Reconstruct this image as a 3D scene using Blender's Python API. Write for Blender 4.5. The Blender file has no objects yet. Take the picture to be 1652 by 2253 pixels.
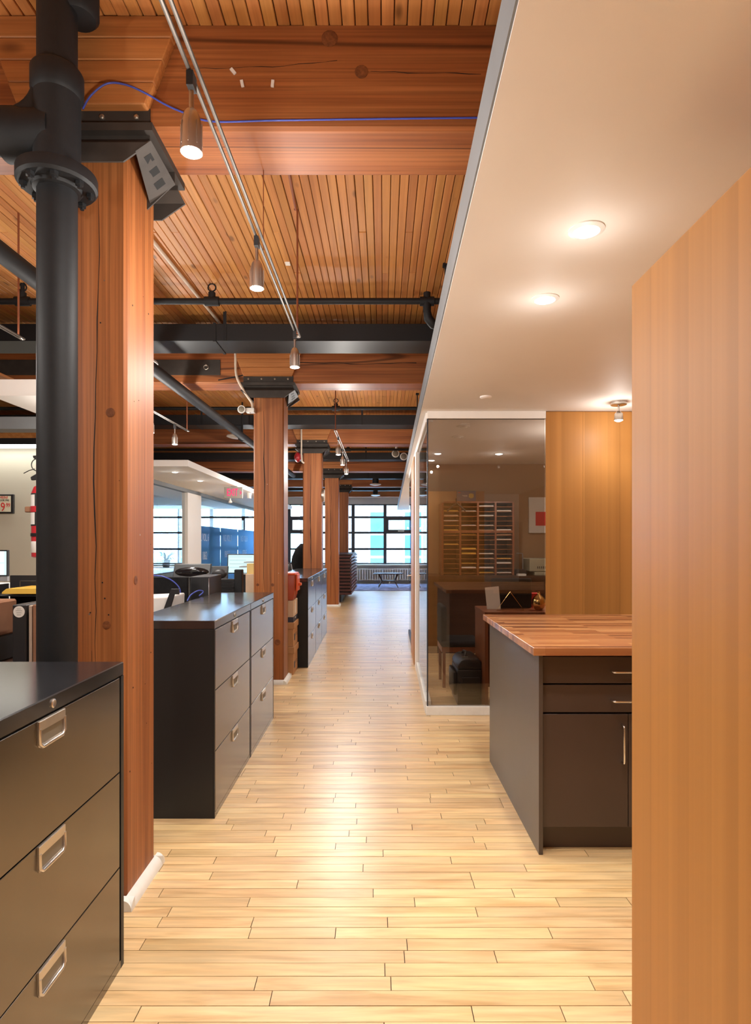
import bpy, bmesh, math, random
from mathutils import Vector, Matrix
random.seed(7)
SC = bpy.context.scene
COL = SC.collection
PI = math.pi
# ------------------------------------------------------------------ camera, sky, sun, exposure
F, X0, Y0, EYE = 1340.0, 826.0, 1195.0, 1.42      # focal length in pixels, vanishing point, eye height
cam_d = bpy.data.cameras.new('camera'); cam = bpy.data.objects.new('camera', cam_d); COL.objects.link(cam)
cam.location = (0, 0, EYE); cam.rotation_euler = (PI/2, 0, 0)
cam_d.sensor_fit = 'HORIZONTAL'; cam_d.sensor_width = 36; cam_d.lens = 36*F/1652
cam_d.shift_y = (Y0-1126.5)/1652; cam_d.clip_start = .05; cam_d.clip_end = 300
SC.camera = cam
W = bpy.data.worlds.new('sky'); SC.world = W; W.use_nodes = True
bg = W.node_tree.nodes['Background']; bg.inputs[0].default_value = (.40, .66, 1.0, 1); bg.inputs[1].default_value = 23.0
sd = bpy.data.lights.new('sun', 'SUN'); sd.energy = 1.0; sd.angle = .02; sd.color = (1, .95, .88)
sun = bpy.data.objects.new('sun', sd); COL.objects.link(sun); sun.rotation_euler = (math.radians(50), 0, math.radians(-25))
SC.view_settings.view_transform = 'Standard'; SC.view_settings.look = 'None'
SC.view_settings.exposure = 0.42; SC.view_settings.gamma = 1.0; SC.view_settings.use_curve_mapping = False
LAMP_W = .60          # scale of every electric lamp

def P(px, py, Y):     # the point at depth Y that the photograph shows at a pixel
    return Vector(((px-X0)*Y/F, Y, EYE-(py-Y0)*Y/F))
def FX(px, Y): return (px-X0)*Y/F
def FZ(py, Y): return EYE-(py-Y0)*Y/F

# ------------------------------------------------------------------ materials
MATS = {}
def nt_new(name):
    m = bpy.data.materials.new(name); m.use_nodes = True
    nt = m.node_tree; b = nt.nodes['Principled BSDF']
    MATS[name] = m
    return m, nt, b
def N(nt, t, **kw):
    n = nt.nodes.new(t)
    for k, v in kw.items(): setattr(n, k, v)
    return n
def plain(name, col, rough=.5, metal=0, spec=.5, noise=.06, nscale=8, coat=0, bump=0, emit=None, es=0, ior=None):
    m, nt, b = nt_new(name)
    b.inputs['Roughness'].default_value = rough; b.inputs['Metallic'].default_value = metal
    b.inputs['Specular IOR Level'].default_value = spec; b.inputs['Coat Weight'].default_value = coat
    if ior: b.inputs['IOR'].default_value = ior
    tc = N(nt, 'ShaderNodeTexCoord'); no = N(nt, 'ShaderNodeTexNoise'); no.inputs['Scale'].default_value = nscale; no.inputs['Detail'].default_value = 4
    nt.links.new(tc.outputs['Object'], no.inputs['Vector'])
    r = N(nt, 'ShaderNodeValToRGB')
    r.color_ramp.elements[0].position = .3; r.color_ramp.elements[1].position = .7
    r.color_ramp.elements[0].color = tuple(c*(1-noise) for c in col)+(1,); r.color_ramp.elements[1].color = tuple(min(1, c*(1+noise)) for c in col)+(1,)
    nt.links.new(no.outputs[0], r.inputs[0]); nt.links.new(r.outputs[0], b.inputs['Base Color'])
    if bump:
        bp = N(nt, 'ShaderNodeBump'); bp.inputs['Strength'].default_value = bump; bp.inputs['Distance'].default_value = .004
        n2 = N(nt, 'ShaderNodeTexNoise'); n2.inputs['Scale'].default_value = nscale*14; nt.links.new(tc.outputs['Object'], n2.inputs['Vector'])
        nt.links.new(n2.outputs[0], bp.inputs['Height']); nt.links.new(bp.outputs[0], b.inputs['Normal'])
    if emit:
        b.inputs['Emission Color'].default_value = emit+(1,); b.inputs['Emission Strength'].default_value = es
    return m
def wood(name, axis, dark, mid, light, rough=.45, across=7, along=.5, fine=70, var=.25, knots=0, cracks=0, spec=.4, coat=0, bump=.15, hue=.0, contrast=(.3, .52, .74), coatr=.33, coati=1.5, famp=.17, calong=.1, bands=0):
    m, nt, b = nt_new(name)
    L = nt.links.new
    b.inputs['Roughness'].default_value = rough; b.inputs['Specular IOR Level'].default_value = spec
    b.inputs['Coat Weight'].default_value = coat; b.inputs['Coat Roughness'].default_value = coatr; b.inputs['Coat IOR'].default_value = coati
    tc = N(nt, 'ShaderNodeTexCoord'); at = N(nt, 'ShaderNodeAttribute', attribute_name='rnd')
    mul = N(nt, 'ShaderNodeMath', operation='MULTIPLY'); mul.inputs[1].default_value = 53.7; L(at.outputs['Fac'], mul.inputs[0])
    add = N(nt, 'ShaderNodeVectorMath', operation='ADD'); L(tc.outputs['Object'], add.inputs[0]); L(mul.outputs[0], add.inputs[1])
    def mp(a, c):
        k = N(nt, 'ShaderNodeMapping'); s = [c, c, c]; s[axis] = a
        k.inputs['Scale'].default_value = s; L(add.outputs[0], k.inputs['Vector']); return k
    g = N(nt, 'ShaderNodeTexNoise'); g.inputs['Scale'].default_value = 1; g.inputs['Detail'].default_value = 5; g.inputs['Distortion'].default_value = 1.1
    L(mp(along, across).outputs[0], g.inputs['Vector'])
    r = N(nt, 'ShaderNodeValToRGB'); e = r.color_ramp.elements
    e[0].position = contrast[0]; e[0].color = dark+(1,); e[1].position = contrast[2]; e[1].color = light+(1,)
    x = e.new(contrast[1]); x.color = mid+(1,)
    L(g.outputs[0], r.inputs[0])
    f = N(nt, 'ShaderNodeTexNoise'); f.inputs['Scale'].default_value = 1; f.inputs['Detail'].default_value = 3
    L(mp(along*3, fine).outputs[0], f.inputs['Vector'])
    fr = N(nt, 'ShaderNodeMapRange'); fr.inputs['From Min'].default_value = .3; fr.inputs['From Max'].default_value = .7
    fr.inputs['To Min'].default_value = 1-famp*1.2; fr.inputs['To Max'].default_value = 1+famp*.8; L(f.outputs[0], fr.inputs['Value'])
    hs = N(nt, 'ShaderNodeHueSaturation')
    L(r.outputs[0], hs.inputs['Color'])
    vr = N(nt, 'ShaderNodeMapRange'); vr.inputs['To Min'].default_value = 1-var; vr.inputs['To Max'].default_value = 1+var*.6; L(at.outputs['Fac'], vr.inputs['Value'])
    vm = N(nt, 'ShaderNodeMath', operation='MULTIPLY'); L(vr.outputs[0], vm.inputs[0]); L(fr.outputs[0], vm.inputs[1]); L(vm.outputs[0], hs.inputs['Value'])
    out = hs.outputs[0]
    height = f.outputs[0]
    if hue:
        wn = N(nt, 'ShaderNodeTexWhiteNoise', noise_dimensions='1D'); L(at.outputs['Fac'], wn.inputs['W'])
        hr = N(nt, 'ShaderNodeMapRange'); hr.inputs['To Min'].default_value = .5-hue; hr.inputs['To Max'].default_value = .5+hue; L(wn.outputs[0], hr.inputs['Value']); L(hr.outputs[0], hs.inputs['Hue'])
    def darken(mask, col):
        nonlocal out
        mx = N(nt, 'ShaderNodeMix', data_type='RGBA'); L(mask, mx.inputs['Factor']); L(out, mx.inputs['A']); mx.inputs['B'].default_value = col+(1,)
        out = mx.outputs['Result']
    if bands:
        sx_ = N(nt, 'ShaderNodeSeparateXYZ'); L(tc.outputs['Object'], sx_.inputs[0]); sm = N(nt, 'ShaderNodeMath', operation='ADD'); L(sx_.outputs[0], sm.inputs[0]); L(sx_.outputs[1], sm.inputs[1])
        dv = N(nt, 'ShaderNodeMath', operation='DIVIDE'); L(sm.outputs[0], dv.inputs[0]); dv.inputs[1].default_value = bands
        fl_o = N(nt, 'ShaderNodeMath', operation='FLOOR'); L(dv.outputs[0], fl_o.inputs[0]); fc = N(nt, 'ShaderNodeMath', operation='FRACT'); L(dv.outputs[0], fc.inputs[0])
        w2 = N(nt, 'ShaderNodeTexWhiteNoise', noise_dimensions='1D'); L(fl_o.outputs[0], w2.inputs['W'])
        m1 = N(nt, 'ShaderNodeMath', operation='MULTIPLY_ADD'); L(w2.outputs[0], m1.inputs[0]); m1.inputs[1].default_value = .12; m1.inputs[2].default_value = .90
        m2 = N(nt, 'ShaderNodeMath', operation='MULTIPLY_ADD'); L(fc.outputs[0], m2.inputs[0]); m2.inputs[1].default_value = .10; L(m1.outputs[0], m2.inputs[2])  # veneer sheen painted in: each band brightens across its width
        h2 = N(nt, 'ShaderNodeHueSaturation'); L(out, h2.inputs['Color']); L(m2.outputs[0], h2.inputs['Value']); out = h2.outputs[0]
    if knots:
        v = N(nt, 'ShaderNodeTexVoronoi'); v.inputs['Scale'].default_value = knots; v.inputs['Randomness'].default_value = 1
        sc = mp(.45, 1.0); nz = N(nt, 'ShaderNodeVectorMath', operation='MULTIPLY_ADD')
        L(sc.outputs[0], nz.inputs[0]); nz.inputs[1].default_value = (1, 1, 1)
        L(sc.outputs[0], v.inputs['Vector'])
        kr = N(nt, 'ShaderNodeMapRange'); kr.inputs['From Min'].default_value = .06; kr.inputs['From Max'].default_value = .13; kr.inputs['To Min'].default_value = .85; kr.inputs['To Max'].default_value = 0
        L(v.outputs['Distance'], kr.inputs['Value']); darken(kr.outputs[0], tuple(c*.42 for c in dark))
    if cracks:
        c = N(nt, 'ShaderNodeTexNoise'); c.inputs['Scale'].default_value = 1; c.inputs['Detail'].default_value = 2
        L(mp(calong, cracks).outputs[0], c.inputs['Vector'])
        ab = N(nt, 'ShaderNodeMath', operation='SUBTRACT'); L(c.outputs[0], ab.inputs[0]); ab.inputs[1].default_value = .585
        aa = N(nt, 'ShaderNodeMath', operation='ABSOLUTE'); L(ab.outputs[0], aa.inputs[0])
        cr = N(nt, 'ShaderNodeMapRange'); cr.inputs['From Min'].default_value = .002; cr.inputs['From Max'].default_value = .008; cr.inputs['To Min'].default_value = .8; cr.inputs['To Max'].default_value = 0
        L(aa.outputs[0], cr.inputs['Value']); darken(cr.outputs[0], tuple(c*.3 for c in dark))
    L(out, b.inputs['Base Color'])
    if bump:
        bp = N(nt, 'ShaderNodeBump'); bp.inputs['Strength'].default_value = bump; bp.inputs['Distance'].default_value = .003
        L(height, bp.inputs['Height']); L(bp.outputs[0], b.inputs['Normal'])
    return m
def glass(name, tint=(.9, .93, .94), ior=1.5, rough=0.0):
    m = bpy.data.materials.new(name); m.use_nodes = True; MATS[name] = m
    nt = m.node_tree; nt.nodes.clear(); L = nt.links.new
    o = N(nt, 'ShaderNodeOutputMaterial'); mx = N(nt, 'ShaderNodeMixShader'); fr = N(nt, 'ShaderNodeFresnel'); fr.inputs[0].default_value = ior
    t = N(nt, 'ShaderNodeBsdfTransparent'); t.inputs[0].default_value = tint+(1,)
    g = N(nt, 'ShaderNodeBsdfGlossy'); g.inputs['Roughness'].default_value = rough
    ge = N(nt, 'ShaderNodeNewGeometry'); mi = N(nt, 'ShaderNodeMapRange'); mi.inputs['To Min'].default_value = ior; mi.inputs['To Max'].default_value = 1/ior
    L(ge.outputs['Backfacing'], mi.inputs['Value']); L(mi.outputs[0], fr.inputs[0])      # both faces of a thin pane reflect alike
    L(fr.outputs[0], mx.inputs[0]); L(t.outputs[0], mx.inputs[1]); L(g.outputs[0], mx.inputs[2]); L(mx.outputs[0], o.inputs[0])
    return m
def emitter(name, col, s):
    m = bpy.data.materials.new(name); m.use_nodes = True; MATS[name] = m
    nt = m.node_tree; nt.nodes.clear(); o = N(nt, 'ShaderNodeOutputMaterial'); e = N(nt, 'ShaderNodeEmission')
    e.inputs[0].default_value = col+(1,); e.inputs[1].default_value = s; nt.links.new(e.outputs[0], o.inputs[0]); return m

wood('maple', 0, (.55, .32, .125), (.75, .505, .24), (.82, .59, .31), rough=.38, across=14, along=1.6, fine=55, var=.17, spec=.5, bump=.03, coat=1.0, hue=.004, famp=.14, coati=1.65, contrast=(.26, .46, .70))
wood('fir_beam', 0, (.25, .072, .02), (.35, .112, .032), (.44, .16, .05), rough=.5, across=9, along=.35, fine=95, cracks=1.5, var=.12, famp=.26, calong=.06)
wood('fir_post', 2, (.26, .076, .02), (.36, .12, .034), (.45, .17, .053), rough=.5, across=10, along=.35, fine=100, cracks=2.0, var=.12, famp=.26, calong=.08)
wood('fir_deck', 1, (.42, .16, .042), (.51, .21, .058), (.58, .255, .075), rough=.5, across=12, along=.5, fine=90, var=.12, knots=6.0, hue=.006, famp=.10)
wood('fir_bolster', 0, (.36, .12, .032), (.45, .17, .048), (.53, .22, .068), rough=.5, across=10, along=.6, fine=80, knots=4.0, var=.12)
wood('veneer', 2, (.44, .195, .05), (.50, .225, .058), (.55, .255, .068), rough=.48, across=7, along=.05, fine=60, var=.06, spec=.3, bump=.0, famp=.03, bands=.095)
wood('veneer_dark', 2, (.30, .09, .035), (.36, .12, .045), (.42, .15, .06), rough=.3, across=6, along=.2, fine=60, bump=.02)
wood('dark_oak', 0, (.05, .022, .014), (.075, .034, .02), (.10, .05, .03), rough=.4, across=8, along=.4, bump=.05)
wood('slat_red', 0, (.10, .03, .028), (.13, .042, .038), (.16, .056, .05), rough=.45, across=8, along=.4, bump=.05)
wood('knot', 1, (.13, .04, .014), (.19, .062, .02), (.25, .085, .028), rough=.5, across=30, along=1, fine=120, var=0)
plain('subfloor', (.03, .014, .006), .9)
plain('ceil_void', (.035, .014, .006), .9)
plain('black_iron', (.0095, .010, .0115), .6, 0, .35, .1, 30, bump=.08)
plain('black_duct', (.012, .0135, .016), .5, 0, .38, .08, 3)
plain('black_metal', (.012, .012, .013), .42, 0, .4, .05, 3)
plain('drawer_black', (.21, .188, .168), .24, 1.0, .5, .05, 3)
plain('black_metal_top', (.014, .014, .016), .17, 0, .5, .05, 3, ior=2.0)
plain('gap_black', (.004, .004, .004), .8)
plain('steel_plate', (.05, .041, .035), .62, .15, .3, .18, 9)
plain('bolt', (.5, .45, .38), .35, .9)
plain('nickel', (.62, .58, .53), .3, .95, .5, .05, 20)
plain('rail_metal', (.10, .085, .072), .5, .6)
plain('chrome', (.75, .75, .77), .14, 1)
plain('recess', (.22, .19, .14), .5, .4)
plain('white_paint', (.90, .86, .82), .6, 0, .3, .015, 2)
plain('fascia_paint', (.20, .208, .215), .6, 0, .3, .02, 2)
plain('white_trim', (.78, .76, .71), .45, 0, .4, .05, 15)
plain('beige_wall', (.66, .63, .52), .7, 0, .3, .02, 2)
plain('grey_wall', (.60, .60, .62), .7, 0, .3, .03, 2)
plain('tan_wall', (.42, .27, .15), .6, 0, .3, .04, 2)
plain('island_brown', (.066, .043, .034), .38, 0, .5, .06, 4)
plain('island_side', (.075, .058, .048), .36, 0, .5, .06, 4)
plain('window_black', (.018, .022, .035), .45)
plain('radiator_white', (.78, .77, .74), .4, 0, .5, .05, 9)
plain('rug', (.20, .19, .30), .95, 0, .2, .55, 5, bump=.4)
plain('orange_plastic', (.72, .12, .035), .35, 0, .5, .06, 6)
plain('orange_dark', (.40, .06, .02), .4, 0, .5, .06, 6)
plain('cardboard', (.46, .24, .11), .75, 0, .3, .08, 9)
plain('cardboard_pale', (.62, .46, .32), .75, 0, .3, .08, 9)
plain('navy_card', (.03, .035, .06), .6)
plain('paper', (.82, .80, .75), .8, 0, .2, .03, 9)
plain('yellow_folder', (.80, .50, .08), .7, 0, .3, .06, 9)
plain('cream_yellow', (.72, .55, .22), .7)
plain('brown_paper', (.30, .15, .085), .75, 0, .3, .1, 9)
plain('binder_board', (.46, .36, .28), .7)
plain('black_plastic', (.02, .02, .022), .42, 0, .5, .08, 9)
plain('gloss_black', (.01, .01, .012), .08, 0, .6)
plain('grey_plastic', (.30, .30, .31), .45)
plain('white_plastic', (.82, .80, .76), .4)
plain('cloth_black', (.012, .012, .013), .9, 0, .2, .2, 20, bump=.5)
plain('red_fabric', (.30, .06, .035), .7, 0, .3, .1, 15)
plain('red_paint', (.55, .03, .04), .28, 0, .6, .04, 8)
plain('blue_cable', (.05, .08, .42), .45)
plain('conduit_cream', (.66, .55, .44), .45, 0, .4, .05, 10)
plain('copper_rod', (.26, .08, .035), .5)
plain('gold', (.83, .55, .22), .16, 1)
plain('leather', (.012, .012, .013), .32, 0, .5, .15, 30, bump=.25)
plain('yellowed_plastic', (.40, .38, .27), .5)
plain('bluegrey_print', (.16, .18, .21), .5)
plain('yellow_print', (.62, .45, .10), .5)
plain('red_print', (.70, .03, .03), .5)
plain('ink', (.03, .03, .03), .6)
plain('cream_print', (.85, .82, .62), .6)
plain('blue_glass_far', (.03, .11, .18), .2, 0, .6, .25, .8)
plain('far_white', (.42, .42, .42), .7)
plain('far_teal', (.16, .34, .36), .8)
plain('far_green', (.14, .28, .24), .9, 0, .2, .5, 1.2)
plain('leaf', (.03, .12, .04), .5, 0, .5, .3, 9)
plain('snow_ground', (.55, .60, .62), .9)
plain('dark_stone', (.03, .03, .035), .6)
plain('bluegrey_film', (.08, .25, .62), .5)
plain('exit_body', (.34, .31, .27), .5)
glass('clear_glass', (.96, .97, .97), 1.45)
glass('office_glass', (.93, .95, .96), 1.5)
glass('tinted_glass', (.80, .77, .74), 2.0)
emitter('lens', (1, .98, .96), 18)
emitter('led_strip', (1, .98, .92), 4)
emitter('screen', (.55, .86, .92), 1.1)
emitter('screen_white', (.85, .96, 1), 1.2)
emitter('exit_red', (1, .03, .12), 1.6)
# glass film: blue, half see-through
def film_mat():
    m = bpy.data.materials.new('blue_film'); m.use_nodes = True; MATS['blue_film'] = m
    nt = m.node_tree; nt.nodes.clear(); L = nt.links.new
    o = N(nt, 'ShaderNodeOutputMaterial'); mx = N(nt, 'ShaderNodeMixShader'); mx.inputs[0].default_value = .70
    t = N(nt, 'ShaderNodeBsdfTransparent'); t.inputs[0].default_value = (.24, .27, .32, 1)
    d = N(nt, 'ShaderNodeBsdfTranslucent'); d.inputs[0].default_value = (.50, .76, 1, 1)
    L(t.outputs[0], mx.inputs[1]); L(d.outputs[0], mx.inputs[2]); L(mx.outputs[0], o.inputs[0])
film_mat()
def letter_mat():
    m, nt, b = nt_new('letter_white'); L = nt.links.new; b.inputs['Base Color'].default_value = (.9, .92, .95, 1); b.inputs['Roughness'].default_value = .7
    t = N(nt, 'ShaderNodeBsdfTranslucent'); t.inputs[0].default_value = (.95, .97, 1, 1); mx = N(nt, 'ShaderNodeMixShader'); mx.inputs[0].default_value = .6
    o = nt.nodes['Material Output']; L(b.outputs[0], mx.inputs[1]); L(t.outputs[0], mx.inputs[2]); L(mx.outputs[0], o.inputs[0])
letter_mat()
def brick_mat():
    m, nt, b = nt_new('pale_brick'); L = nt.links.new
    tc = N(nt, 'ShaderNodeTexCoord'); mp = N(nt, 'ShaderNodeMapping'); mp.inputs['Rotation'].default_value = (PI/2, 0, 0)
    br = N(nt, 'ShaderNodeTexBrick'); br.inputs['Color1'].default_value = (.175, .155, .13, 1); br.inputs['Color2'].default_value = (.125, .108, .088, 1); br.inputs['Mortar'].default_value = (.20, .19, .175, 1)
    br.inputs['Scale'].default_value = 4.2; br.inputs['Mortar Size'].default_value = .02
    L(tc.outputs['Object'], mp.inputs['Vector']); L(mp.outputs[0], br.inputs['Vector']); L(br.outputs[0], b.inputs['Base Color']); b.inputs['Roughness'].default_value = .9
brick_mat()
def butcher_mat():     # edge-glued staves running along x
    m, nt, b = nt_new('butcher_block'); L = nt.links.new
    tc = N(nt, 'ShaderNodeTexCoord')
    br = N(nt, 'ShaderNodeTexBrick'); br.offset_frequency = 3; br.offset = .37; br.squash = 1
    br.inputs['Color1'].default_value = (0, 0, 0, 1); br.inputs['Color2'].default_value = (1, 1, 1, 1); br.inputs['Mortar'].default_value = (.3, .3, .3, 1)
    br.inputs['Scale'].default_value = 1; br.inputs['Mortar Size'].default_value = .0006; br.inputs['Brick Width'].default_value = .42; br.inputs['Row Height'].default_value = .042
    L(tc.outputs['Object'], br.inputs['Vector'])
    wv = N(nt, 'ShaderNodeMapping'); wv.inputs['Scale'].default_value = (2.2, 34, 34); L(tc.outputs['Object'], wv.inputs['Vector'])
    av = N(nt, 'ShaderNodeVectorMath', operation='MULTIPLY_ADD'); L(br.outputs[0], av.inputs[0]); av.inputs[1].default_value = (31, 17, 23); L(wv.outputs[0], av.inputs[2])
    no = N(nt, 'ShaderNodeTexNoise'); no.inputs['Scale'].default_value = 1; no.inputs['Detail'].default_value = 4; L(av.outputs[0], no.inputs['Vector'])
    ad = N(nt, 'ShaderNodeMix', data_type='RGBA'); ad.inputs['Factor'].default_value = .42; L(br.outputs[0], ad.inputs['A']); L(no.outputs[0], ad.inputs['B'])
    r = N(nt, 'ShaderNodeValToRGB'); e = r.color_ramp.elements
    e[0].position = .15; e[0].color = (.12, .035, .012, 1); e[1].position = .80; e[1].color = (.55, .27, .105, 1); k = e.new(.45); k.color = (.33, .12, .042, 1)
    L(ad.outputs['Result'], r.inputs[0]); L(r.outputs[0], b.inputs['Base Color']); b.inputs['Roughness'].default_value = .3; b.inputs['Coat Weight'].default_value = .15
butcher_mat()

# ------------------------------------------------------------------ mesh helpers
class MB:
    def __init__(s, off=(0, 0, 0)):
        s.v = []; s.f = []; s.r = []; s.off = Vector(off); s.cur = 0.0
    def add(s, vs, fs):
        n = len(s.v); s.v += [Vector(q)-s.off for q in vs]; s.f += [tuple(n+i for i in f) for f in fs]; s.r += [s.cur]*len(fs); return s
    def box(s, x0, x1, y0, y1, z0, z1):
        return s.add([(x0, y0, z0), (x1, y0, z0), (x1, y1, z0), (x0, y1, z0), (x0, y0, z1), (x1, y0, z1), (x1, y1, z1), (x0, y1, z1)],
                     [(0, 3, 2, 1), (4, 5, 6, 7), (0, 1, 5, 4), (1, 2, 6, 5), (2, 3, 7, 6), (3, 0, 4, 7)])
    def prism(s, poly, axis, a0, a1):   # polygon in the two other axes, extruded along axis
        def pt(p, a):
            q = list(p); q.insert(axis, a); return q
        n = len(poly); vs = [pt(p, a0) for p in poly]+[pt(p, a1) for p in poly]
        fs = [tuple(range(n-1, -1, -1)), tuple(range(n, 2*n))]+[(i, (i+1) % n, n+(i+1) % n, n+i) for i in range(n)]
        return s.add(vs, fs)
    def rings(s, rings, closed=False):
        n = len(rings[0]); m = len(rings); vs = [p for r in rings for p in r]; fs = []
        for j in range(m if closed else m-1):
            a = j*n; b = ((j+1) % m)*n
            for i in range(n): fs.append((a+i, a+(i+1) % n, b+(i+1) % n, b+i))
        if not closed: fs += [tuple(range(n-1, -1, -1)), tuple(range((m-1)*n, m*n))]
        return s.add(vs, fs)
    def tube(s, path, r, n=10, radii=None):
        path = [Vector(p) for p in path]; rs = []
        up = None
        for i, p in enumerate(path):
            d = (path[min(i+1, len(path)-1)]-path[max(i-1, 0)]).normalized()
            if up is None: up = Vector((0, 0, 1)) if abs(d.z) < .9 else Vector((1, 0, 0))
            u = d.cross(up).normalized(); w = u.cross(d).normalized(); up = w
            rr = radii[i] if radii else r
            rs.append([p+u*(rr*math.cos(2*PI*k/n))+w*(rr*math.sin(2*PI*k/n)) for k in range(n)])
        return s.rings(rs)
    def lathe(s, c, prof, axis=2, n=20):     # prof: (radius, height) pairs
        c = Vector(c); rs = []
        for r, h in prof:
            ring = []
            for k in range(n):
                a = 2*PI*k/n; q = [r*math.cos(a), r*math.sin(a)]; q.insert(axis, h); ring.append(c+Vector(q))
            rs.append(ring)
        return s.rings(rs)
    def ring(s, c, R, r, axis=2, n=24, k=8):
        c = Vector(c); rs = []
        for i in range(n):
            a = 2*PI*i/n; ri = []
            for j in range(k):
                b = 2*PI*j/k; rad = R+r*math.cos(b); q = [rad*math.cos(a), rad*math.sin(a)]; q.insert(axis, r*math.sin(b)); ri.append(c+Vector(q))
            rs.append(ri)
        return s.rings(rs, True)
    def shear(s, k):
        for q in s.v: q.x += k*(q.y+s.off.y)
        return s
    def build(s, name, mat, parent=None, bevel=0, seg=1, smooth=None, loc=None):
        me = bpy.data.meshes.new(name); me.from_pydata([tuple(q) for q in s.v], [], s.f)
        if any(s.r):
            a = me.attributes.new('rnd', 'FLOAT', 'FACE'); a.data.foreach_set('value', s.r)
        bm = bmesh.new(); bm.from_mesh(me); bmesh.ops.recalc_face_normals(bm, faces=bm.faces)
        if bevel:
            ed = [e for e in bm.edges if len(e.link_faces) == 2 and e.calc_face_angle(0) > .5]
            bmesh.ops.bevel(bm, geom=ed, offset=bevel, segments=seg, affect='EDGES', profile=.5, clamp_overlap=True)
        bm.to_mesh(me); bm.free()
        if smooth is not None:
            me.shade_smooth(); me.set_sharp_from_angle(angle=math.radians(smooth))
        me.materials.append(MATS[mat])
        o = bpy.data.objects.new(name, me); COL.objects.link(o)
        if parent: o.parent = parent
        elif loc is not None: o.location = loc
        else: o.location = s.off
        return o
def spl(pts, n=6):
    pts = [Vector(p) for p in pts]; out = []
    for i in range(len(pts)-1):
        a, b, c, d = pts[max(i-1, 0)], pts[i], pts[i+1], pts[min(i+2, len(pts)-1)]
        for k in range(n):
            t = k/n; out.append(.5*((2*b)+(c-a)*t+(2*a-5*b+4*c-d)*t*t+(3*b-a-3*c+d)*t*t*t))
    return out+[pts[-1]]
def tag(o, label=None, cat=None, group=None, kind=None):
    if label: o['label'] = label
    if cat: o['category'] = cat
    if group: o['group'] = group
    if kind: o['kind'] = kind
    return o
def thing(name, label, cat, loc=(0, 0, 0), group=None, rz=0):
    o = bpy.data.objects.new(name, None); o.empty_display_size = .1; COL.objects.link(o)
    o.location = loc; o.rotation_euler = (0, 0, rz); return tag(o, label, cat, group)
def copy_tree(o, parent=None):
    c = o.copy(); COL.objects.link(c); c.parent = parent
    for ch in list(o.children): copy_tree(ch, c)
    return c
def bx(name, mat, dims, parent=None, off=(0, 0, 0), bevel=0, rnd=0, seg=1):
    m = MB(off); m.cur = rnd; m.box(*dims); return m.build(name, mat, parent, bevel, seg)
def struct(name, mat, dims, bevel=0):
    return tag(bx(name, mat, dims, bevel=bevel), kind='structure')
def text_obj(name, body, size, mat, parent, M, ext=.001, sx=1):
    cu = bpy.data.curves.new(name, 'FONT'); cu.body = body; cu.size = size; cu.extrude = ext; cu.align_x = 'CENTER'; cu.align_y = 'CENTER'; cu.resolution_u = 3
    t = bpy.data.objects.new(name, cu); COL.objects.link(t); bpy.context.view_layer.update()
    me = bpy.data.meshes.new_from_object(t); bpy.data.objects.remove(t); bpy.data.curves.remove(cu)
    me.transform(Matrix.Diagonal((sx, 1, 1, 1))); me.transform(M)
    me.materials.clear(); me.materials.append(MATS[mat])
    o = bpy.data.objects.new(name, me); COL.objects.link(o); o.parent = parent; return o
def face_cam(x, y, z): return Matrix.Translation((x, y, z)) @ Matrix.Rotation(PI/2, 4, 'X')            # text read by someone looking along +y
def face_right(x, y, z): return Matrix.Translation((x, y, z)) @ Matrix.Rotation(PI/2, 4, 'Z') @ Matrix.Rotation(PI/2, 4, 'X')  # on a plane facing +x

K = .0127                                 # the building runs slightly askew to the view
CEIL = 3.436
BEAMS = [-1.39+3.76*i for i in range(7)]  # near faces: -1.39, 2.37, 6.13, ...
XL, XR, YB, YF = -9.5, 3.2, -3.5, 21.7

# ------------------------------------------------------------------ floor
fl = struct('floor', 'subfloor', (XL-.1, XR+.1, YB-.1, YF+.1, -.2, -.004))
ROW = .0635
near, rest = [], []
y = -3.4; rr = random.Random(3)
while y < YF-.1:
    x = XL+rr.uniform(-.6, 0)
    while x < XR:
        ln = rr.choice([.3, .45, .6, .7, .85, 1.0, 1.2])*rr.uniform(.85, 1.15)
        x1 = min(x+ln, XR)
        if x1 > XL:
            px0 = X0+max(x, XL)*F/max(y, .1); px1 = X0+x1*F/max(y, .1)
            vis = 1.62 < y < 3.9 and px1 > 180 and px0 < 1400 and not (x1 < -.83 and y < 2.0)
            (near if vis else rest).append((max(x, XL), x1, y, y+ROW-.0024))
        x = x1+.0028
    y += ROW
near.sort(key=lambda q: -(q[1]-q[0])/(q[2]**2)); rest += near[300:]; near = near[:300]
for q in near:
    dz = rr.uniform(-.0006, .0004)
    m = MB(); m.cur = rr.uniform(.02, 1); m.box(q[0], q[1], q[2], q[3], -.004, dz); m.build('floor_board', 'maple', fl)
m = MB()
for q in rest:
    m.cur = rr.uniform(.02, 1); m.box(q[0], q[1], q[2], q[3], -.004, rr.uniform(-.0006, .0002))
tag(m.build('floor_boards_far', 'maple', fl), kind='stuff')

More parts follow.
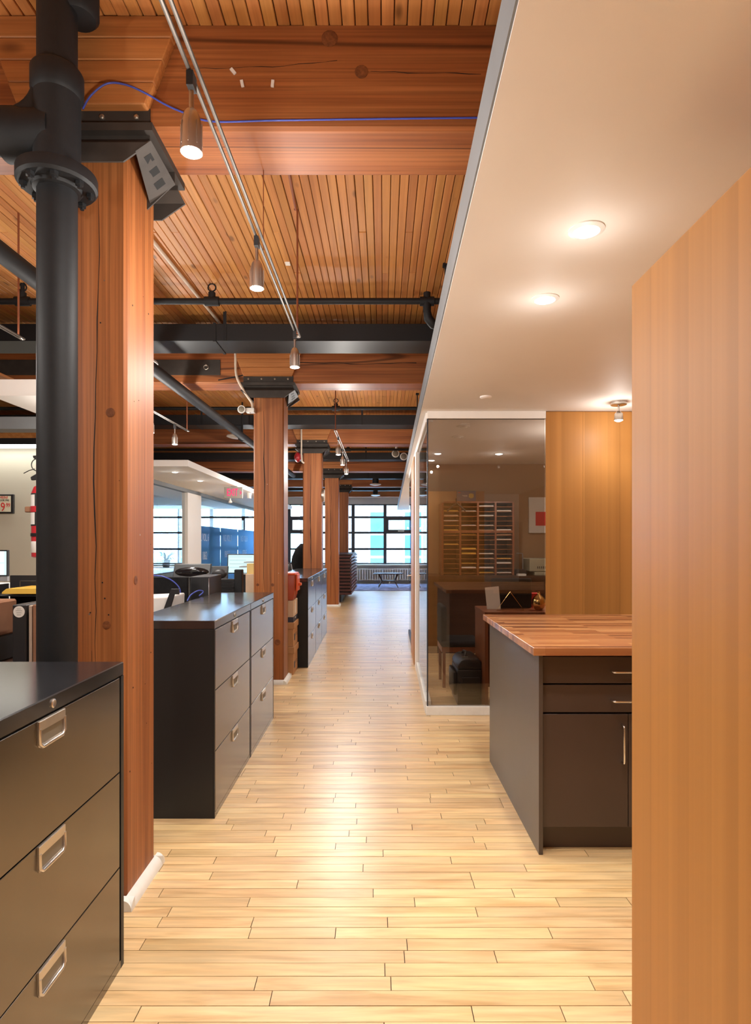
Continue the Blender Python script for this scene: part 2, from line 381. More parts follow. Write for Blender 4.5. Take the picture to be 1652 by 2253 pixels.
# ------------------------------------------------------------------ plank ceiling
ce = struct('ceiling', 'ceil_void', (XL-.1, XR+.1, YB-.1, YF+.1, CEIL+.012, CEIL+.25))
near, rest = [], []
PW = .0505
for bi in range(len(BEAMS)+1):
    ya = BEAMS[bi-1]+.3 if bi else YB; yb = BEAMS[bi]+.02 if bi < len(BEAMS) else YF
    ya -= .02
    x = XL
    while x < XR:
        y = ya
        while y < yb-.01:
            ln = rr.choice([9, 9, 9, 1.3, 1.9, 2.4]) if bi else 9
            y1 = min(y+ln, yb)
            if yb-y1 < .4: y1 = yb
            w = PW*1.0-.0035
            xc = x+K*3
            ym = max(y, .9)
            vis = bi in (1, 2) and xc+.0 < .62 and X0+(x)*F/max(min(y1, yb), .5) > -250 and y1 > 1.8
            (near if vis else rest).append((x, x+w, y, y1-.002, rr.uniform(-.004, .002), bi))
            y = y1
        x += PW
near.sort(key=lambda q: -min(q[3]-max(q[2], 1.9), 3.6)/(q[3]**2)*(1 if q[0] > -4.5 else .1)); rest += near[300:]; near = near[:300]
for q in near:
    m = MB(); m.cur = rr.uniform(.02, 1); m.box(q[0], q[1], q[2], q[3], CEIL+q[4], CEIL+.03); m.shear(K)
    m.build('ceiling_plank', 'fir_deck', ce, bevel=.003)
m = MB()
for q in rest:
    m.cur = rr.uniform(.02, 1); m.box(q[0], q[1], q[2], q[3], CEIL+q[4], CEIL+.03)
m.shear(K); tag(m.build('ceiling_planks_far', 'fir_deck', ce), kind='stuff')

# ------------------------------------------------------------------ outer walls
struct('wall_left', 'grey_wall', (XL-.2, XL, YB, YF, 0, CEIL+.01))
struct('wall_right', 'tan_wall', (XR, XR+.2, YB, YF, 0, CEIL+.01))
struct('wall_rear', 'white_paint', (XL, XR, YB-.2, YB, 0, CEIL+.01))
ZS, ZT = .67, 2.81
wb = MB(); wb.box(XL, XR, YF, YF+.35, -.2, ZS); wb.box(XL, XR, YF, YF+.35, ZT, CEIL+.2); wb.box(-3.62, -3.14, YF, YF+.35, ZS, ZT)
tag(wb.build('wall_back', 'grey_wall'), kind='structure')
rows = [FZ(p, YF) for p in (1241.6, 1208, 1172, 1138, 1108.7)]
def window(n, xs, hops):
    w = MB((xs[0], YF, ZS)); t = .055
    for i, x in enumerate(xs): w.box(x-t, x+t, YF+.02, YF+.12, ZS, ZT)
    for i, z in enumerate(rows):
        h = .05 if i in (0, 4) else .035
        w.box(xs[0], xs[-1], YF+.03, YF+.11, z-h if i else z, z+h if i < 4 else z)
    r = tag(w.build('window_%d' % n, 'window_black'), kind='structure')
    for i in range(len(xs)-1):
        for j in range(4):
            x0, x1, z0, z1 = xs[i]+t, xs[i+1]-t, rows[j]+.035, rows[j+1]-.035
            if (i, j) in hops:
                s = MB((xs[0], YF, ZS)); q = .07
                s.box(x0, x1, YF-.0, YF+.06, z0, z0+q); s.box(x0, x1, YF-.0, YF+.06, z1-q, z1); s.box(x0, x0+q, YF-.0, YF+.06, z0+q, z1-q); s.box(x1-q, x1, YF-.0, YF+.06, z0+q, z1-q)
                so = s.build('sash', 'window_black', r); bx('window_latch', 'white_plastic', ((x0+x1)/2-.11, (x0+x1)/2+.11, YF-.02, YF, z0+.01, z0+.04), so, (xs[0], YF, ZS))
            bx('pane', 'clear_glass', (x0, x1, YF+.065, YF+.071, z0, z1), r, (xs[0], YF, ZS))
window(1, [-3.08, -1.94, -.80, .34, 1.48, 2.62, XR], {(0, 2), (3, 2), (0, 1)} - {(0, 1)})
window(2, [XL+.05, -8.14, -7.0, -5.86, -4.72, -3.68], {(3, 1)})
sill = tag(bx('trim_1', 'white_trim', (XL, XR, YF-.22, YF+.02, ZS-.05, ZS), bevel=.01), kind='structure')

# ------------------------------------------------------------------ lowered white ceilings
def skewx(y, x0, k, yr): return x0+k*(y-yr)
m = MB()
SE = lambda y: .26+.0232*y                   # left edge of the right-hand soffit
SZ = 2.51
m.add([(SE(-3.4), -3.4, SZ), (XR, -3.4, SZ), (XR, 20, SZ), (SE(20), 20, SZ), (SE(-3.4), -3.4, SZ+.14), (XR, -3.4, SZ+.14), (XR, 20, SZ+.14), (SE(20), 20, SZ+.14)],
      [(0, 3, 2, 1), (4, 5, 6, 7), (0, 1, 5, 4), (1, 2, 6, 5), (2, 3, 7, 6), (3, 0, 4, 7)])
so = tag(m.build('ceiling_soffit', 'white_paint'), kind='structure')
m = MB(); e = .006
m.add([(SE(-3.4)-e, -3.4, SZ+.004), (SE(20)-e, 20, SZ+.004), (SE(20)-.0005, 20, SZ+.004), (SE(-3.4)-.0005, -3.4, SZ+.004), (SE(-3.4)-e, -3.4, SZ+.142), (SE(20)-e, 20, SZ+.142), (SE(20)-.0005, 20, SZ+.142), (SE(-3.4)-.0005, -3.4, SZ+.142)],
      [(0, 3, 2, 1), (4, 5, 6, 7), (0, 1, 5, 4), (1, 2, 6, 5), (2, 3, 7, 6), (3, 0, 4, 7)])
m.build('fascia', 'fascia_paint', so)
lo = struct('ceiling_meeting_room', 'white_paint', (XL, -2.66, 8.64, 19.5, SZ, SZ+.09))
so2 = struct('ceiling_office_soffit', 'white_paint', (-2.85, -2.28, 4.50, 6.0, SZ, SZ+.12))
bx('cross_band', 'fascia_paint', (-9.4, -2.86, 5.25, 5.43, 2.405, 2.51), so2)
bx('lit_ceiling', 'fir_deck', (-9.4, -2.86, 4.5, 5.24, 2.70, 2.72), so2)

# ------------------------------------------------------------------ beams, columns, steel
def col_x(y): return -1.125+K*(y-2.5)+.0
bl = ['timber beam overhead nearest the viewer, with big split knots and a blue cable', 'timber beam on the second column, carrying a long dark steel plate',
      'timber beam on the third column behind the second duct', 'timber beam on the fourth column', 'timber beam farthest down the hall, before the windows']
for i, y in enumerate(BEAMS):
    b = thing('timber_beam', bl[i-1] if 1 <= i <= 5 else ('timber beam overhead behind the viewer' if i == 0 else 'timber beam against the window wall'), 'beam', (-3, y+.15, 3.03), 'ceiling beams')
    m = MB((-3, y+.15, 3.03)); m.cur = .1+.13*i; m.box(XL, XR, y, y+.305, 3.03, CEIL+.01); m.build('timber', 'fir_beam', b, bevel=.012)
    def bsplit(pts, w):
        cr = random.Random(len(pts)+i); q = MB((-3, y+.15, 3.03)); a, b_ = [], []; yy = y-.0006
        for k in range(len(pts)-1):
            p, r_ = pts[k], pts[k+1]; n_ = max(2, int(abs(r_[0]-p[0])/25))
            for j in range(n_):
                u = j/n_; c = P(p[0]+(r_[0]-p[0])*u, p[1]+(r_[1]-p[1])*u+cr.uniform(-1.5, 1.5), y); ww = w*cr.uniform(.3, 1.2)
                a.append((c.x, yy, c.z-ww)); b_.append((c.x, yy, c.z+ww))
        n_ = len(a); q.add(a+b_, [(k, k+1, n_+k+1, n_+k) for k in range(n_-1)]); q.build('split', 'gap_black', b)
    if i == 1: bsplit([(400, 152), (600, 147), (770, 130)], .0012); bsplit([(815, 158), (950, 161), (1085, 163)], .0016)
    if i == 2: bsplit([(655, 797), (800, 800), (945, 799)], .004); bsplit([(480, 836), (530, 826), (560, 822)], .006)
    if i == 1:
        for px, py, r in ((725, 85, .032), (795, 158, .026)):
            c = P(px, py, y); k = MB((-3, y+.15, 3.03)); k.lathe((c.x, y, c.z), [(r, .004), (r, -.0015), (r*.8, -.003), (r*.2, -.0015)], 1, 14); k.build('knot', 'knot', b, smooth=40)
        for px, py, a in ((513, 158, .7), (533, 185, .2), (600, 185, -.1)):
            c = P(px, py, y); k = MB((-3, y+.15, 3.03)); d = Vector((math.sin(a), 0, -math.cos(a)))*.013; s = Vector((d.z, 0, -d.x))*.45
            pts = [c+d+s, c+d-s, c-d-s, c-d+s]; k.prism([(p.x, p.z) for p in pts], 1, y-.006, y); k.build('cable_clip', 'white_plastic', b)
    if i == 2:
        k = MB((-3, y+.15, 3.03)); k.box(-6, -1.56, y-.008, y, 3.11, 3.265); pl = k.build('steel_plate', 'steel_plate', b, bevel=.002)
        k = MB((-3, y+.15, 3.03)); k.ring((-1.70, y-.02, 3.185), .022, .004, 1); k.lathe((-1.70, y-.008, 3.205), [(.012, 0), (.012, -.012)], 1, 10); k.build('hook_ring', 'bolt', pl)

def column(i, y, label):
    cx = col_x(y+.15); cy = y+.16; h = .152; O = (cx, cy, 0)
    c = thing('timber_column', label, 'column', O, 'timber columns')
    m = MB(O); m.cur = .17*(i+1); ch = .012
    poly = [(cx-h+ch, cy-h), (cx+h-ch, cy-h), (cx+h, cy-h+ch), (cx+h, cy+h-ch), (cx+h-ch, cy+h), (cx-h+ch, cy+h), (cx-h, cy+h-ch), (cx-h, cy-h+ch)]
    m.prism(poly, 2, 0, 3.0); m.build('shaft', 'fir_post', c)
    cr = random.Random(40+i)
    def split(xc, za, zb, w, yf_=cy-h-.0006):
        n_ = max(6, int((zb-za)/.12)); L_, R_ = [], []; xx = xc
        for k in range(n_+1):
            u = k/n_; z = za+(zb-za)*u; xx += cr.uniform(-.006, .006); ww = w*(.25+math.sin(PI*u))*cr.uniform(.5, 1.2)
            L_.append((xx-ww, yf_, z)); R_.append((xx+ww, yf_, z))
        q = MB(O); vs = L_+R_+[(a, b+.002, c_) for a, b, c_ in L_+R_]; k2 = n_+1; fs = []
        for k in range(n_): fs += [(k, k+1, k2+k+1, k2+k)]
        q.add(vs[:2*k2], fs); q.build('split', 'gap_black', c)
    if i == 0: split(cx+.035-.0, .9, 2.8, .0022); split(cx+.028, .1, 1.0, .0016)
    elif i == 1: split(cx-.045, .95, 2.75, .004); split(cx+.02, .5, 1.9, .0015)
    elif i in (2, 3): split(cx+cr.uniform(-.03, .02), .2, 2.7, .005)
    if i < 2:
        for k in range(26 if i == 0 else 10):
            q = MB(O); z = cr.uniform(.4, 2.6); rr_ = cr.uniform(.0015, .004)
            if cr.random() < .55: q.lathe((cx+cr.uniform(-.02 if i == 0 else -.13, .13), cy-h, z), [(rr_, .001), (rr_, -.0008), (rr_*.3, -.0009)], 1, 7)
            else: q.lathe((cx+h, cy+cr.uniform(-.12, .12), z), [(rr_, -.001), (rr_, .0008), (rr_*.3, .0009)], 0, 7)
            q.build('nail_hole', 'gap_black' if cr.random() < .7 else 'bolt', c)
        for xk, zk, rk, sd_ in (((.075, 1.10, .016, 0), (.09, 1.93, .018, 0), (.12, 1.27, .018, 1)) if i == 0 else ((.09, .42, .03, 0), (-.11, 1.0, .014, 0), (.04, 1.0, .016, 0))):
            q = MB(O)
            if sd_: q.lathe((cx+h, cy-.06, zk), [(rk, -.001), (rk, .0012), (rk*.6, .002), (rk*.2, .0008)], 0, 14)
            else: q.lathe((cx+xk, cy-h, zk), [(rk, .001), (rk, -.0012), (rk*.6, -.002), (rk*.2, -.0008)], 1, 14)
            q.build('knot', 'knot', c, smooth=50)
    # rounded white base moulding on four sides
    r = .034
    for a, d in (((cx-h-r, cx+h+r), 'f'), ((cx-h-r, cx+h+r), 'b')):
        q = MB(O); s = -1 if d == 'f' else 1; y0 = cy+s*h
        q.prism([(y0, 0)]+[(y0+s*r*math.cos(t*PI/10), r*1.25*math.sin(t*PI/10)) for t in range(6)], 0, a[0], a[1]); q.build('base_moulding', 'white_trim', c, smooth=40)
    for s in (-1, 1):
        q = MB(O); x0 = cx+s*h
        q.prism([(x0, 0)]+[(x0+s*r*math.cos(t*PI/10), r*1.25*math.sin(t*PI/10)) for t in range(6)], 1, cy-h-r, cy+h+r); q.build('base_moulding', 'white_trim', c, smooth=40)
    # steel saddle: seat, bent hanger plates front and back, slotted side brackets
    cap = bx('steel_saddle', 'steel_plate', (cx-.27, cx+.27, cy-.20, cy+.20, 3.0, 3.03), c, O)
    for s in (-1, 1):
        f = cy+s*.165
        q = MB(O); q.box(cx-.25, cx+.25, f-.004, f+.004, 2.98, 3.105); q.build('hanger_plate', 'steel_plate', cap)
        g = f+s*.045
        q = MB(O); q.add([(cx-.25, f-.004, 2.985), (cx+.25, f-.004, 2.985), (cx+.27, g-.004, 2.945), (cx-.27, g-.004, 2.945), (cx-.25, f+.004, 2.985), (cx+.25, f+.004, 2.985), (cx+.27, g+.004, 2.945), (cx-.27, g+.004, 2.945)],
              [(0, 1, 2, 3), (7, 6, 5, 4), (0, 4, 5, 1), (2, 6, 7, 3), (1, 5, 6, 2), (0, 3, 7, 4)]); q.build('bend', 'steel_plate', cap)
        q = MB(O); q.prism([(cx-.27, 2.945), (cx+.27, 2.945), (cx+.165, 2.872), (cx-.165, 2.872)], 1, g-.004, g+.004); q.build('skirt_plate', 'steel_plate', cap)
        for k in range(4):
            q = MB(O); xx = cx-.2+.133*k; q.lathe((xx, f-.004 if s < 0 else f+.004, 3.07), [(.010, 0), (.010, s*.006), (.005, s*.009)], 1, 10); q.build('bolt', 'bolt', cap)
        # sloping slotted bracket at the side
        x1, x2, ya, yc_ = cx+s*.153, cx+s*.27, y-.06, y+.225
        n_ = Vector((s*.65, 0, -.76))*.004; A1, A2 = Vector((cx+s*.185, 0, 2.885)), Vector((x2, 0, 2.95))
        N1, F1 = Vector((cx+s*.212, ya, 2.91)), Vector((cx+s*.162, yc_, 2.868))
        def slab(p0, p1, p2, p3, th):
            q = MB(O); vs = [p0, p1, p2, p3]+[p+th for p in (p0, p1, p2, p3)]
            return q.add(vs, [(0, 1, 2, 3), (7, 6, 5, 4), (0, 4, 5, 1), (1, 5, 6, 2), (2, 6, 7, 3), (3, 7, 4, 0)])
        Yv = lambda v, yy: Vector((v.x, yy, v.z))
        br = slab(N1, Yv(A2, ya), Yv(A2, yc_), F1, n_).build('side_bracket', 'steel_plate', cap)
        for k in range(3):
            y0_ = ya+.05+.075*k; u_ = (y0_+.02-ya)/(yc_-ya); A1_ = N1.lerp(F1, u_); B1, B2 = A1_.lerp(A2, .35)+n_*1.1, A1_.lerp(A2, .72)+n_*1.1
            slab(Yv(B1, y0_), Yv(B2, y0_), Yv(B2, y0_+.042), Yv(B1, y0_+.042), n_*.15).build('slot', 'gap_black', br)
        q = MB(O); q.prism([(x1, 2.84), (x2, 2.95), (x2, 3.0), (x1, 3.0)], 1, yc_-.003, yc_+.003); q.build('gusset', 'steel_plate', cap)
    # laminated bolster blocks above, trapezoid ends, front and back of the beam
    for s in (-1, 1):
        yb0, yb1 = (y-.048, y-.001) if s < 0 else (y+.306, y+.352)
        for k in range(4):
            z0, z1 = 3.095+.085*k, 3.095+.085*(k+1)-.002
            w0, w1 = .245+.033*k, .245+.033*(k+1)
            q = MB(O); q.cur = rr.uniform(.1, 1); q.prism([(cx-w0, z0), (cx+w0, z0), (cx+w1, min(z1, CEIL)), (cx-w1, min(z1, CEIL))], 1, yb0, yb1); q.build('bolster_board', 'fir_bolster', c, bevel=.004)
    return c
clb = ['nearest timber column, behind the big black pipe', 'second timber column, past the pair of filing cabinets', 'third timber column, rising behind the row of three filing cabinets',
       'fourth timber column, beside the ribbed dark desk', 'fifth timber column, nearest the far windows']
for i in range(5): column(i, BEAMS[i+1]+.0, clb[i])

# ------------------------------------------------------------------ ducts, pipes, diffusers
dl = ['square black duct crossing in front of the second column', 'square black duct crossing between second and third columns', 'square black duct crossing before the fourth column', 'square black duct crossing before the fifth column', 'square black duct nearest the far windows']
for i, yb in enumerate(BEAMS[2:7]):
    y0 = yb-.83
    xr = 3.0
    d = thing('air_duct', dl[i], 'duct', (-3, y0+.18, 3.18), 'ceiling ducts')
    O = (-3, y0+.18, 3.18)
    xs = [XL+.1, -1.40, xr] if i == 0 else [XL+.1, FX(430 if i == 1 else 560, y0), xr]
    for k in range(2): bx('duct_section', 'black_duct', (xs[k]+.002, xs[k+1]-.002, y0, y0+.355, 3.18, 3.33), d, O, bevel=.004)
    q = MB(O); xj = xs[1]; q.box(xj-.012, xj+.012, y0-.006, y0+.361, 3.174, 3.336); q.build('joint_band', 'black_duct', d)
    for xx in (xj+.09, -.2 if i else -4.0):
        q = MB(O); q.box(xx-.014, xx+.014, y0-.004, y0-.001, 3.18, CEIL+.01); q.build('hanger_strap', 'black_iron', d)
fl_ = ['round white air diffuser under the nearest duct, half hidden by the first column', 'round white air diffuser under the second duct', 'round white air diffuser on a black drop, under the fourth duct', 'round white air diffuser nearest the far windows', 'round white air diffuser under the third duct, at the left']
for i, (x, k) in enumerate(((-2.10, 0), (-2.09, 1), (.0, 3), (.0, 4), (-2.35, 2))):
    y0 = BEAMS[2:7][k]-.83+.13; O = (x, y0, 2.97)
    t = thing('air_diffuser', fl_[i], 'air diffuser', O, 'ceiling diffusers')
    q = MB(O); q.lathe((x, y0, 0), [(.085, 3.05), (.085, 3.1795)], 2, 20); q.build('drop_pipe', 'black_duct', t, smooth=40)
    q = MB(O); q.lathe((x, y0, 0), [(.09, 3.06), (.15, 3.042), (.155, 3.025), (.13, 3.015)], 2, 28); q.build('ring', 'white_plastic', t, smooth=50)
    q = MB(O); q.lathe((x, y0, 0), [(.10, 3.025), (.10, 3.005), (.05, 2.995)], 2, 24); q.build('cone', 'white_plastic', t, smooth=50)

# sprinkler lines across the hall
for i, yb in enumerate(BEAMS[2:5]):
    y0 = yb-1.40; O = (-3, y0, 3.30)
    t = thing('sprinkler_pipe', ['black sprinkler pipe crossing in front of the nearest duct', 'black sprinkler pipe just above the second duct', 'black sprinkler pipe above the third duct'][i], 'pipe', O, 'sprinkler pipes')
    q = MB(O); q.tube([(XL+.1, y0, 3.295), (3.1, y0, 3.30)], .024, 12); q.build('pipe', 'black_iron', t, smooth=40)
    for xx in ([-1.27, .40, -2.74] if i == 0 else [-.55]):
        q = MB(O); q.tube([(xx-.055, y0, 3.298), (xx+.055, y0, 3.298)], .036, 14); q.tube([(xx, y0, 3.30), (xx, y0, 3.365)], .028, 12)
        te = q.build('tee', 'black_iron', t, smooth=40)
        q = MB(O)
        if xx > 0 and i == 0: pass
        else: q.ring((xx, y0, 3.405), .03, .006, 1, 18, 6); q.tube([(xx, y0, 3.43), (xx, y0, CEIL+.01)], .006, 6); q.build('hanger_loop', 'black_iron', te)
    if i == 0:
        q = MB(O); xx = .40; q.tube([(xx, y0, 3.29), (xx, y0, 3.22), (xx+.01, y0+.01, 3.17), (xx+.05, y0+.03, 3.13), (xx+.12, y0+.05, 3.115), (xx+.3, y0+.1, 3.11)], .03, 12, [.034, .03, .036, .036, .03, .026]); q.build('elbow', 'black_iron', t, smooth=50)
        q = MB(O); xx = -2.74; q.tube([(xx, y0, 3.31), (xx, y0, 3.40), (xx, y0, CEIL+.01)], .016, 10); q.build('drop_rod', 'black_iron', t)
for px, py, yy, lb in ((980, 578, 4.40, 'black hanger rod with square plate above the soffit edge, nearer one'), (918, 866, 8.2, 'thin black hanger rod above the soffit edge, farther one')):
    x = FX(px, yy); O = (x, yy, CEIL); t = thing('hanger_rod', lb, 'rod', O)
    q = MB(O); q.box(x-.02, x+.02, yy-.02, yy+.02, CEIL-.02, CEIL); q.build('plate', 'black_iron', t)
    q = MB(O); q.tube([(x, yy, CEIL-.01), (x, yy, 2.64)], .008, 8); q.build('rod', 'black_iron', t)

# long pipe running down the hall
O = (-1.96, 6, 2.93); t = thing('hall_pipe', 'long black pipe running down the hall at an angle past the second column', 'pipe', O)
q = MB(O); q.tube([(-1.952, 2.32, 2.93), (-1.93, 5, 2.93), (-1.83, 13.6, 2.93)], .052, 16); q.build('pipe', 'black_iron', t, smooth=40)
for yy in (4.1, 8.7):
    q = MB(O); xx = -1.99+.0075*(yy+3); q.lathe((xx, yy, 2.93), [(.06, -.03), (.06, .03)], 1, 16); cp = q.build('coupling', 'black_iron', t, smooth=40)
    q = MB(O); q.tube([(xx, yy, 2.97), (xx, yy, CEIL+.01)], .012, 8); q.build('hanger', 'black_iron', cp)

# big flanged drain pipe
px_, py_ = -1.144, 2.19; O = (px_, py_, 0)
t = thing('drain_pipe', 'large black cast iron pipe with flanged tee, in front of the nearest column', 'pipe', O)
q = MB(O); q.lathe((px_, py_, 0), [(.067, 0), (.067, 2.74)], 2, 32); q.build('lower_pipe', 'black_iron', t, smooth=40)
q = MB(O); q.lathe((px_, py_, 0), [(.067, 3.0), (.067, CEIL+.01)], 2, 32); q.build('upper_pipe', 'black_iron', t, smooth=40)
te = MB(O); te.lathe((px_, py_, 0), [(.078, 2.735), (.078, 3.02), (.082, 3.03)], 2, 32)
te.lathe((px_, py_, 2.885), [(.084, 0), (.084, -.10), (.09, -.13), (.09, -.19), (.084, -.195)], 0, 28); te = te.build('tee_body', 'black_iron', t, smooth=40)
q = MB(O); q.lathe((px_, py_, 0), [(.078, 3.02), (.088, 3.035), (.088, 3.105), (.082, 3.115), (.067, 3.117)], 2, 32); q.build('collar', 'black_iron', t, smooth=40)
q = MB(O)
rs = []
for k in range(7):          # swept throat between run and branch
    a = k/6*PI/2; cxx, czz = -.13, 2.885+.155; rs.append([(px_+cxx+.13*0+.055*math.sin(a)-.0, py_+.05*math.cos(b*2*PI/10), czz-.07*math.cos(a)*1.0+.0*b) for b in range(10)])
fg = MB(O); fg.lathe((px_, py_, 0), [(.08, 2.75), (.132, 2.745), (.134, 2.74), (.134, 2.705), (.126, 2.695), (.085, 2.695), (.08, 2.685), (.067, 2.68)], 2, 40); fg = fg.build('flange', 'black_iron', t, smooth=35)
for k in range(8):
    a = 2*PI*(k+.5)/8; bxx, byy = px_+.108*math.cos(a), py_+.108*math.sin(a)
    q = MB(O); q.lathe((bxx, byy, 0), [(.015, 2.697), (.015, 2.682), (.008, 2.68), (.008, 2.672)], 2, 6); q.build('flange_bolt', 'black_iron', fg)
q = MB(O); q.lathe((px_, py_, 2.885), [(.067, -.19), (.067, -.9)], 0, 28); q.build('branch_pipe', 'black_iron', t, smooth=40)
q = MB(O); q.lathe((px_+.06, py_+.03, 0), [(.06, 3.33), (.072, 3.345), (.072, CEIL+.005)], 2, 24); q.build('ceiling_collar', 'black_iron', t, smooth=40)
# throat gusset of the tee
q = MB(O); prof = []
for k in range(9):
    a = k/8*PI/2; prof.append((px_-.17+.10*math.sin(a)+.0, 2.96+.10*(1-math.cos(a))))
q.prism(prof+[(px_, 3.06), (px_, 2.93), (px_-.17, 2.93)], 1, py_-.05, py_+.05); q.build('throat', 'black_iron', te, bevel=.03, seg=3, smooth=60)

# ------------------------------------------------------------------ track lights
def spot_light(name, loc, parent, W_, size=1.9, blend=.8, r=.03, col=(1, .95, .89), aim=None):
    l = bpy.data.lights.new(name, 'SPOT'); l.energy = W_*LAMP_W; l.spot_size = size; l.spot_blend = blend; l.shadow_soft_size = r; l.color = col
    o = bpy.data.objects.new(name, l); COL.objects.link(o); o.parent = parent; o.location = loc
    if aim: o.rotation_euler = aim
    return o
def fill_light(name, loc, parent, W_, r=.06, col=(1, .95, .89)):  # added fill: bare point lamp hung below a fitting
    l = bpy.data.lights.new(name, 'POINT'); l.energy = W_*LAMP_W; l.shadow_soft_size = r; l.color = col
    o = bpy.data.objects.new(name, l); COL.objects.link(o); o.parent = parent; o.location = loc
def make_head():
    r = thing('track_spotlight', 'x', 'spotlight')
    q = MB(); q.box(-.009, .009, -.018, .018, -.035, .004); q.build('adapter', 'black_plastic', r)
    q = MB(); q.tube([(0, 0, -.04), (0, 0, -.10)], .0065, 10); q.build('stem', 'nickel', r, smooth=40)
    q = MB(); q.lathe((0, 0, 0), [(.008, -.088), (.014, -.093), (.021, -.104), (.0255, -.122), (.028, -.15), (.029, -.205), (.027, -.206), (.025, -.18)], 2, 24); b = q.build('housing', 'nickel', r, smooth=50)
    for k in range(8):
        a = 2*PI*k/8; q = MB(); q.box(-.0012, .0012, .024, .0295, -.19, -.13)
        f = q.build('fin', 'nickel', b); f.rotation_euler = (0, 0, a)
    q = MB(); q.lathe((0, 0, 0), [(.0262, -.198), (.0255, -.207), (.012, -.211)], 2, 20); q.build('lens', 'lens', r, smooth=60)
    spot_light('lamp_light', (0, 0, -.216), r, 52, 2.3, .9, .03); fill_light('added_fill', (0, 0, -.27), r, 34)  # the point lamp is added fill that brightens the plank ceiling
    return r
head0 = make_head(); first = [True]
def head(x, y, z, label, group):
    if first[0]: r = head0; first[0] = False
    else: r = copy_tree(head0)
    r.location = (x, y, z); tag(r, label, 'spotlight', group)
    return r
def rail(label, x0, y0, x1, y1, z, rods):
    O = (x0, y0, z); t = thing('track_rail', label, 'light track', O, 'ceiling light tracks')
    for s in (-1, 1):
        q = MB(O); q.tube([(x0+s*.011, y0, z+.012), (x1+s*.011, y1, z+.012)], .006, 8); q.build('bar', 'rail_metal', t, smooth=40)
    bx('core', 'black_plastic', (x0-.006, x0+.006, y0, y1, z+.006, z+.018), t, O) if abs(x1-x0) < .004 else None
    q = MB(O); q.ring((x1, y1, z+.012), .011, .006, 2, 14, 6); q.build('end_loop', 'nickel', t, smooth=60)
    for (xx, yy, ztop, mat, rad) in rods:
        q = MB(O); q.tube([(xx, yy, z+.015), (xx, yy, ztop)], rad, 8); q.build('suspension_rod', mat, t)
    return t
ZR = 2.67
rail('long twin-bar light track overhead, running from the foreground to the nearest duct', -.515, -3.0, -.472, 3.72, ZR, [(-.472, 3.68, CEIL, 'copper_rod', .006), (-.484, 2.63, 3.03, 'copper_rod', .0022), (-.50, -1.0, 3.03, 'copper_rod', .0022)])
g = 'bell spotlights on the tracks'
for yy, lb in ((1.63, 'lit bell spotlight nearest the viewer, in front of the big beam'), (2.50, 'lit bell spotlight in the middle of the long track, against the plank ceiling'), (3.62, 'lit bell spotlight ending the long track, before the nearest duct'),
               (.5, 'added unseen lit bell spotlight on the long track above the viewer'), (-.7, 'added unseen lit bell spotlight on the long track behind the viewer'), (-1.9, 'added unseen lit bell spotlight at the rear end of the long track')):  # these three heads are out of view, added for more light
    head(-.503+.0064*yy-.0*yy, yy, ZR, lb, g)
for o in list(COL.objects):
    if o.name.startswith('added_fill') and o.parent and o.parent.name.startswith('track_spotlight') and o.parent.location.y < 1.0: bpy.data.objects.remove(o)
rail('short light track over the left desks, ending beside the black pipe', -2.22, .6, -2.18, 3.76, ZR, [(-2.18, 3.72, CEIL, 'copper_rod', .006)])
for yy, lb in ((3.30, 'lit bell spotlight at the left picture edge, on the left track'), (1.9, 'lit bell spotlight on the left track, out beyond the pipe'), (.8, 'lit bell spotlight at the near end of the left track')): head(-2.2, yy, ZR, lb, g)
rail('light track hanging left of the second column', -2.15, 4.4, -2.11, 6.86, ZR, [(-2.11, 6.82, CEIL, 'copper_rod', .006)])
for yy, lb in ((6.45, 'lit bell spotlight near the track end, left of the second column'), (5.77, 'lit bell spotlight peeking out beside the first column'), (4.7, 'lit bell spotlight hidden behind the first column')): head(-2.125, yy, ZR, lb, g)
rail('light track hanging right of the third column', -.45, 6.8, -.42, 9.36, ZR, [(-.45, 6.85, CEIL, 'copper_rod', .006)])
for yy, lb in ((7.2, 'lit bell spotlight nearest on the track right of the third column'), (8.15, 'middle lit bell spotlight on the track right of the third column'), (9.2, 'farthest lit bell spotlight on the track right of the third column')): head(-.44, yy, ZR, lb, g)

rail('added light track hidden behind the second column', -2.07, 10.7, -2.05, 13.5, ZR, [(-2.05, 13.45, CEIL, 'copper_rod', .006)])  # unseen track and heads added to brighten the far hall
for yy, lb in ((11.0, 'added lit bell spotlight hidden behind the second column, nearest one'), (12.2, 'added lit bell spotlight hidden behind the second column, middle one'), (13.3, 'added lit bell spotlight hidden behind the second column, farthest one')): head(-2.06, yy, ZR, lb, g)
# copper-brown conduit feeding the long track, cream conduit along the deck
m = MB(); m.tube([(FX(625, 3.0), 2.70, CEIL-.012), (-.478, 3.655, CEIL-.012), (-.485, 3.66, CEIL-.012)], .008, 8)
tag(m.build('feed_conduit', 'copper_rod', smooth=40), 'thin brown conduit on the plank ceiling feeding the long light track', 'conduit')
m = MB(); m.tube(spl([(-1.50, 2.70, CEIL-.022), (-1.47, 4.0, CEIL-.022), (-1.41, 5.6, CEIL-.022), (-1.405, 6.0, CEIL-.05), (-1.40, 6.085, CEIL-.12), (-1.39, 6.085, 3.1), (-1.32, 6.085, 2.95), (-1.24, 6.09, 2.83), (-1.235, 6.12, 2.78)], 4), .013, 10)
tag(m.build('cream_conduit', 'conduit_cream', smooth=50), 'cream conduit running over the planks and down to the second column', 'conduit')
m = MB(); y3 = BEAMS[3]-.06; m.tube([(FX(663, y3), y3, 3.35), (FX(663, y3), y3, 2.85), (FX(664, y3), y3+.02, 2.74), (FX(668, y3), y3+.05, 2.72)], .014, 10)
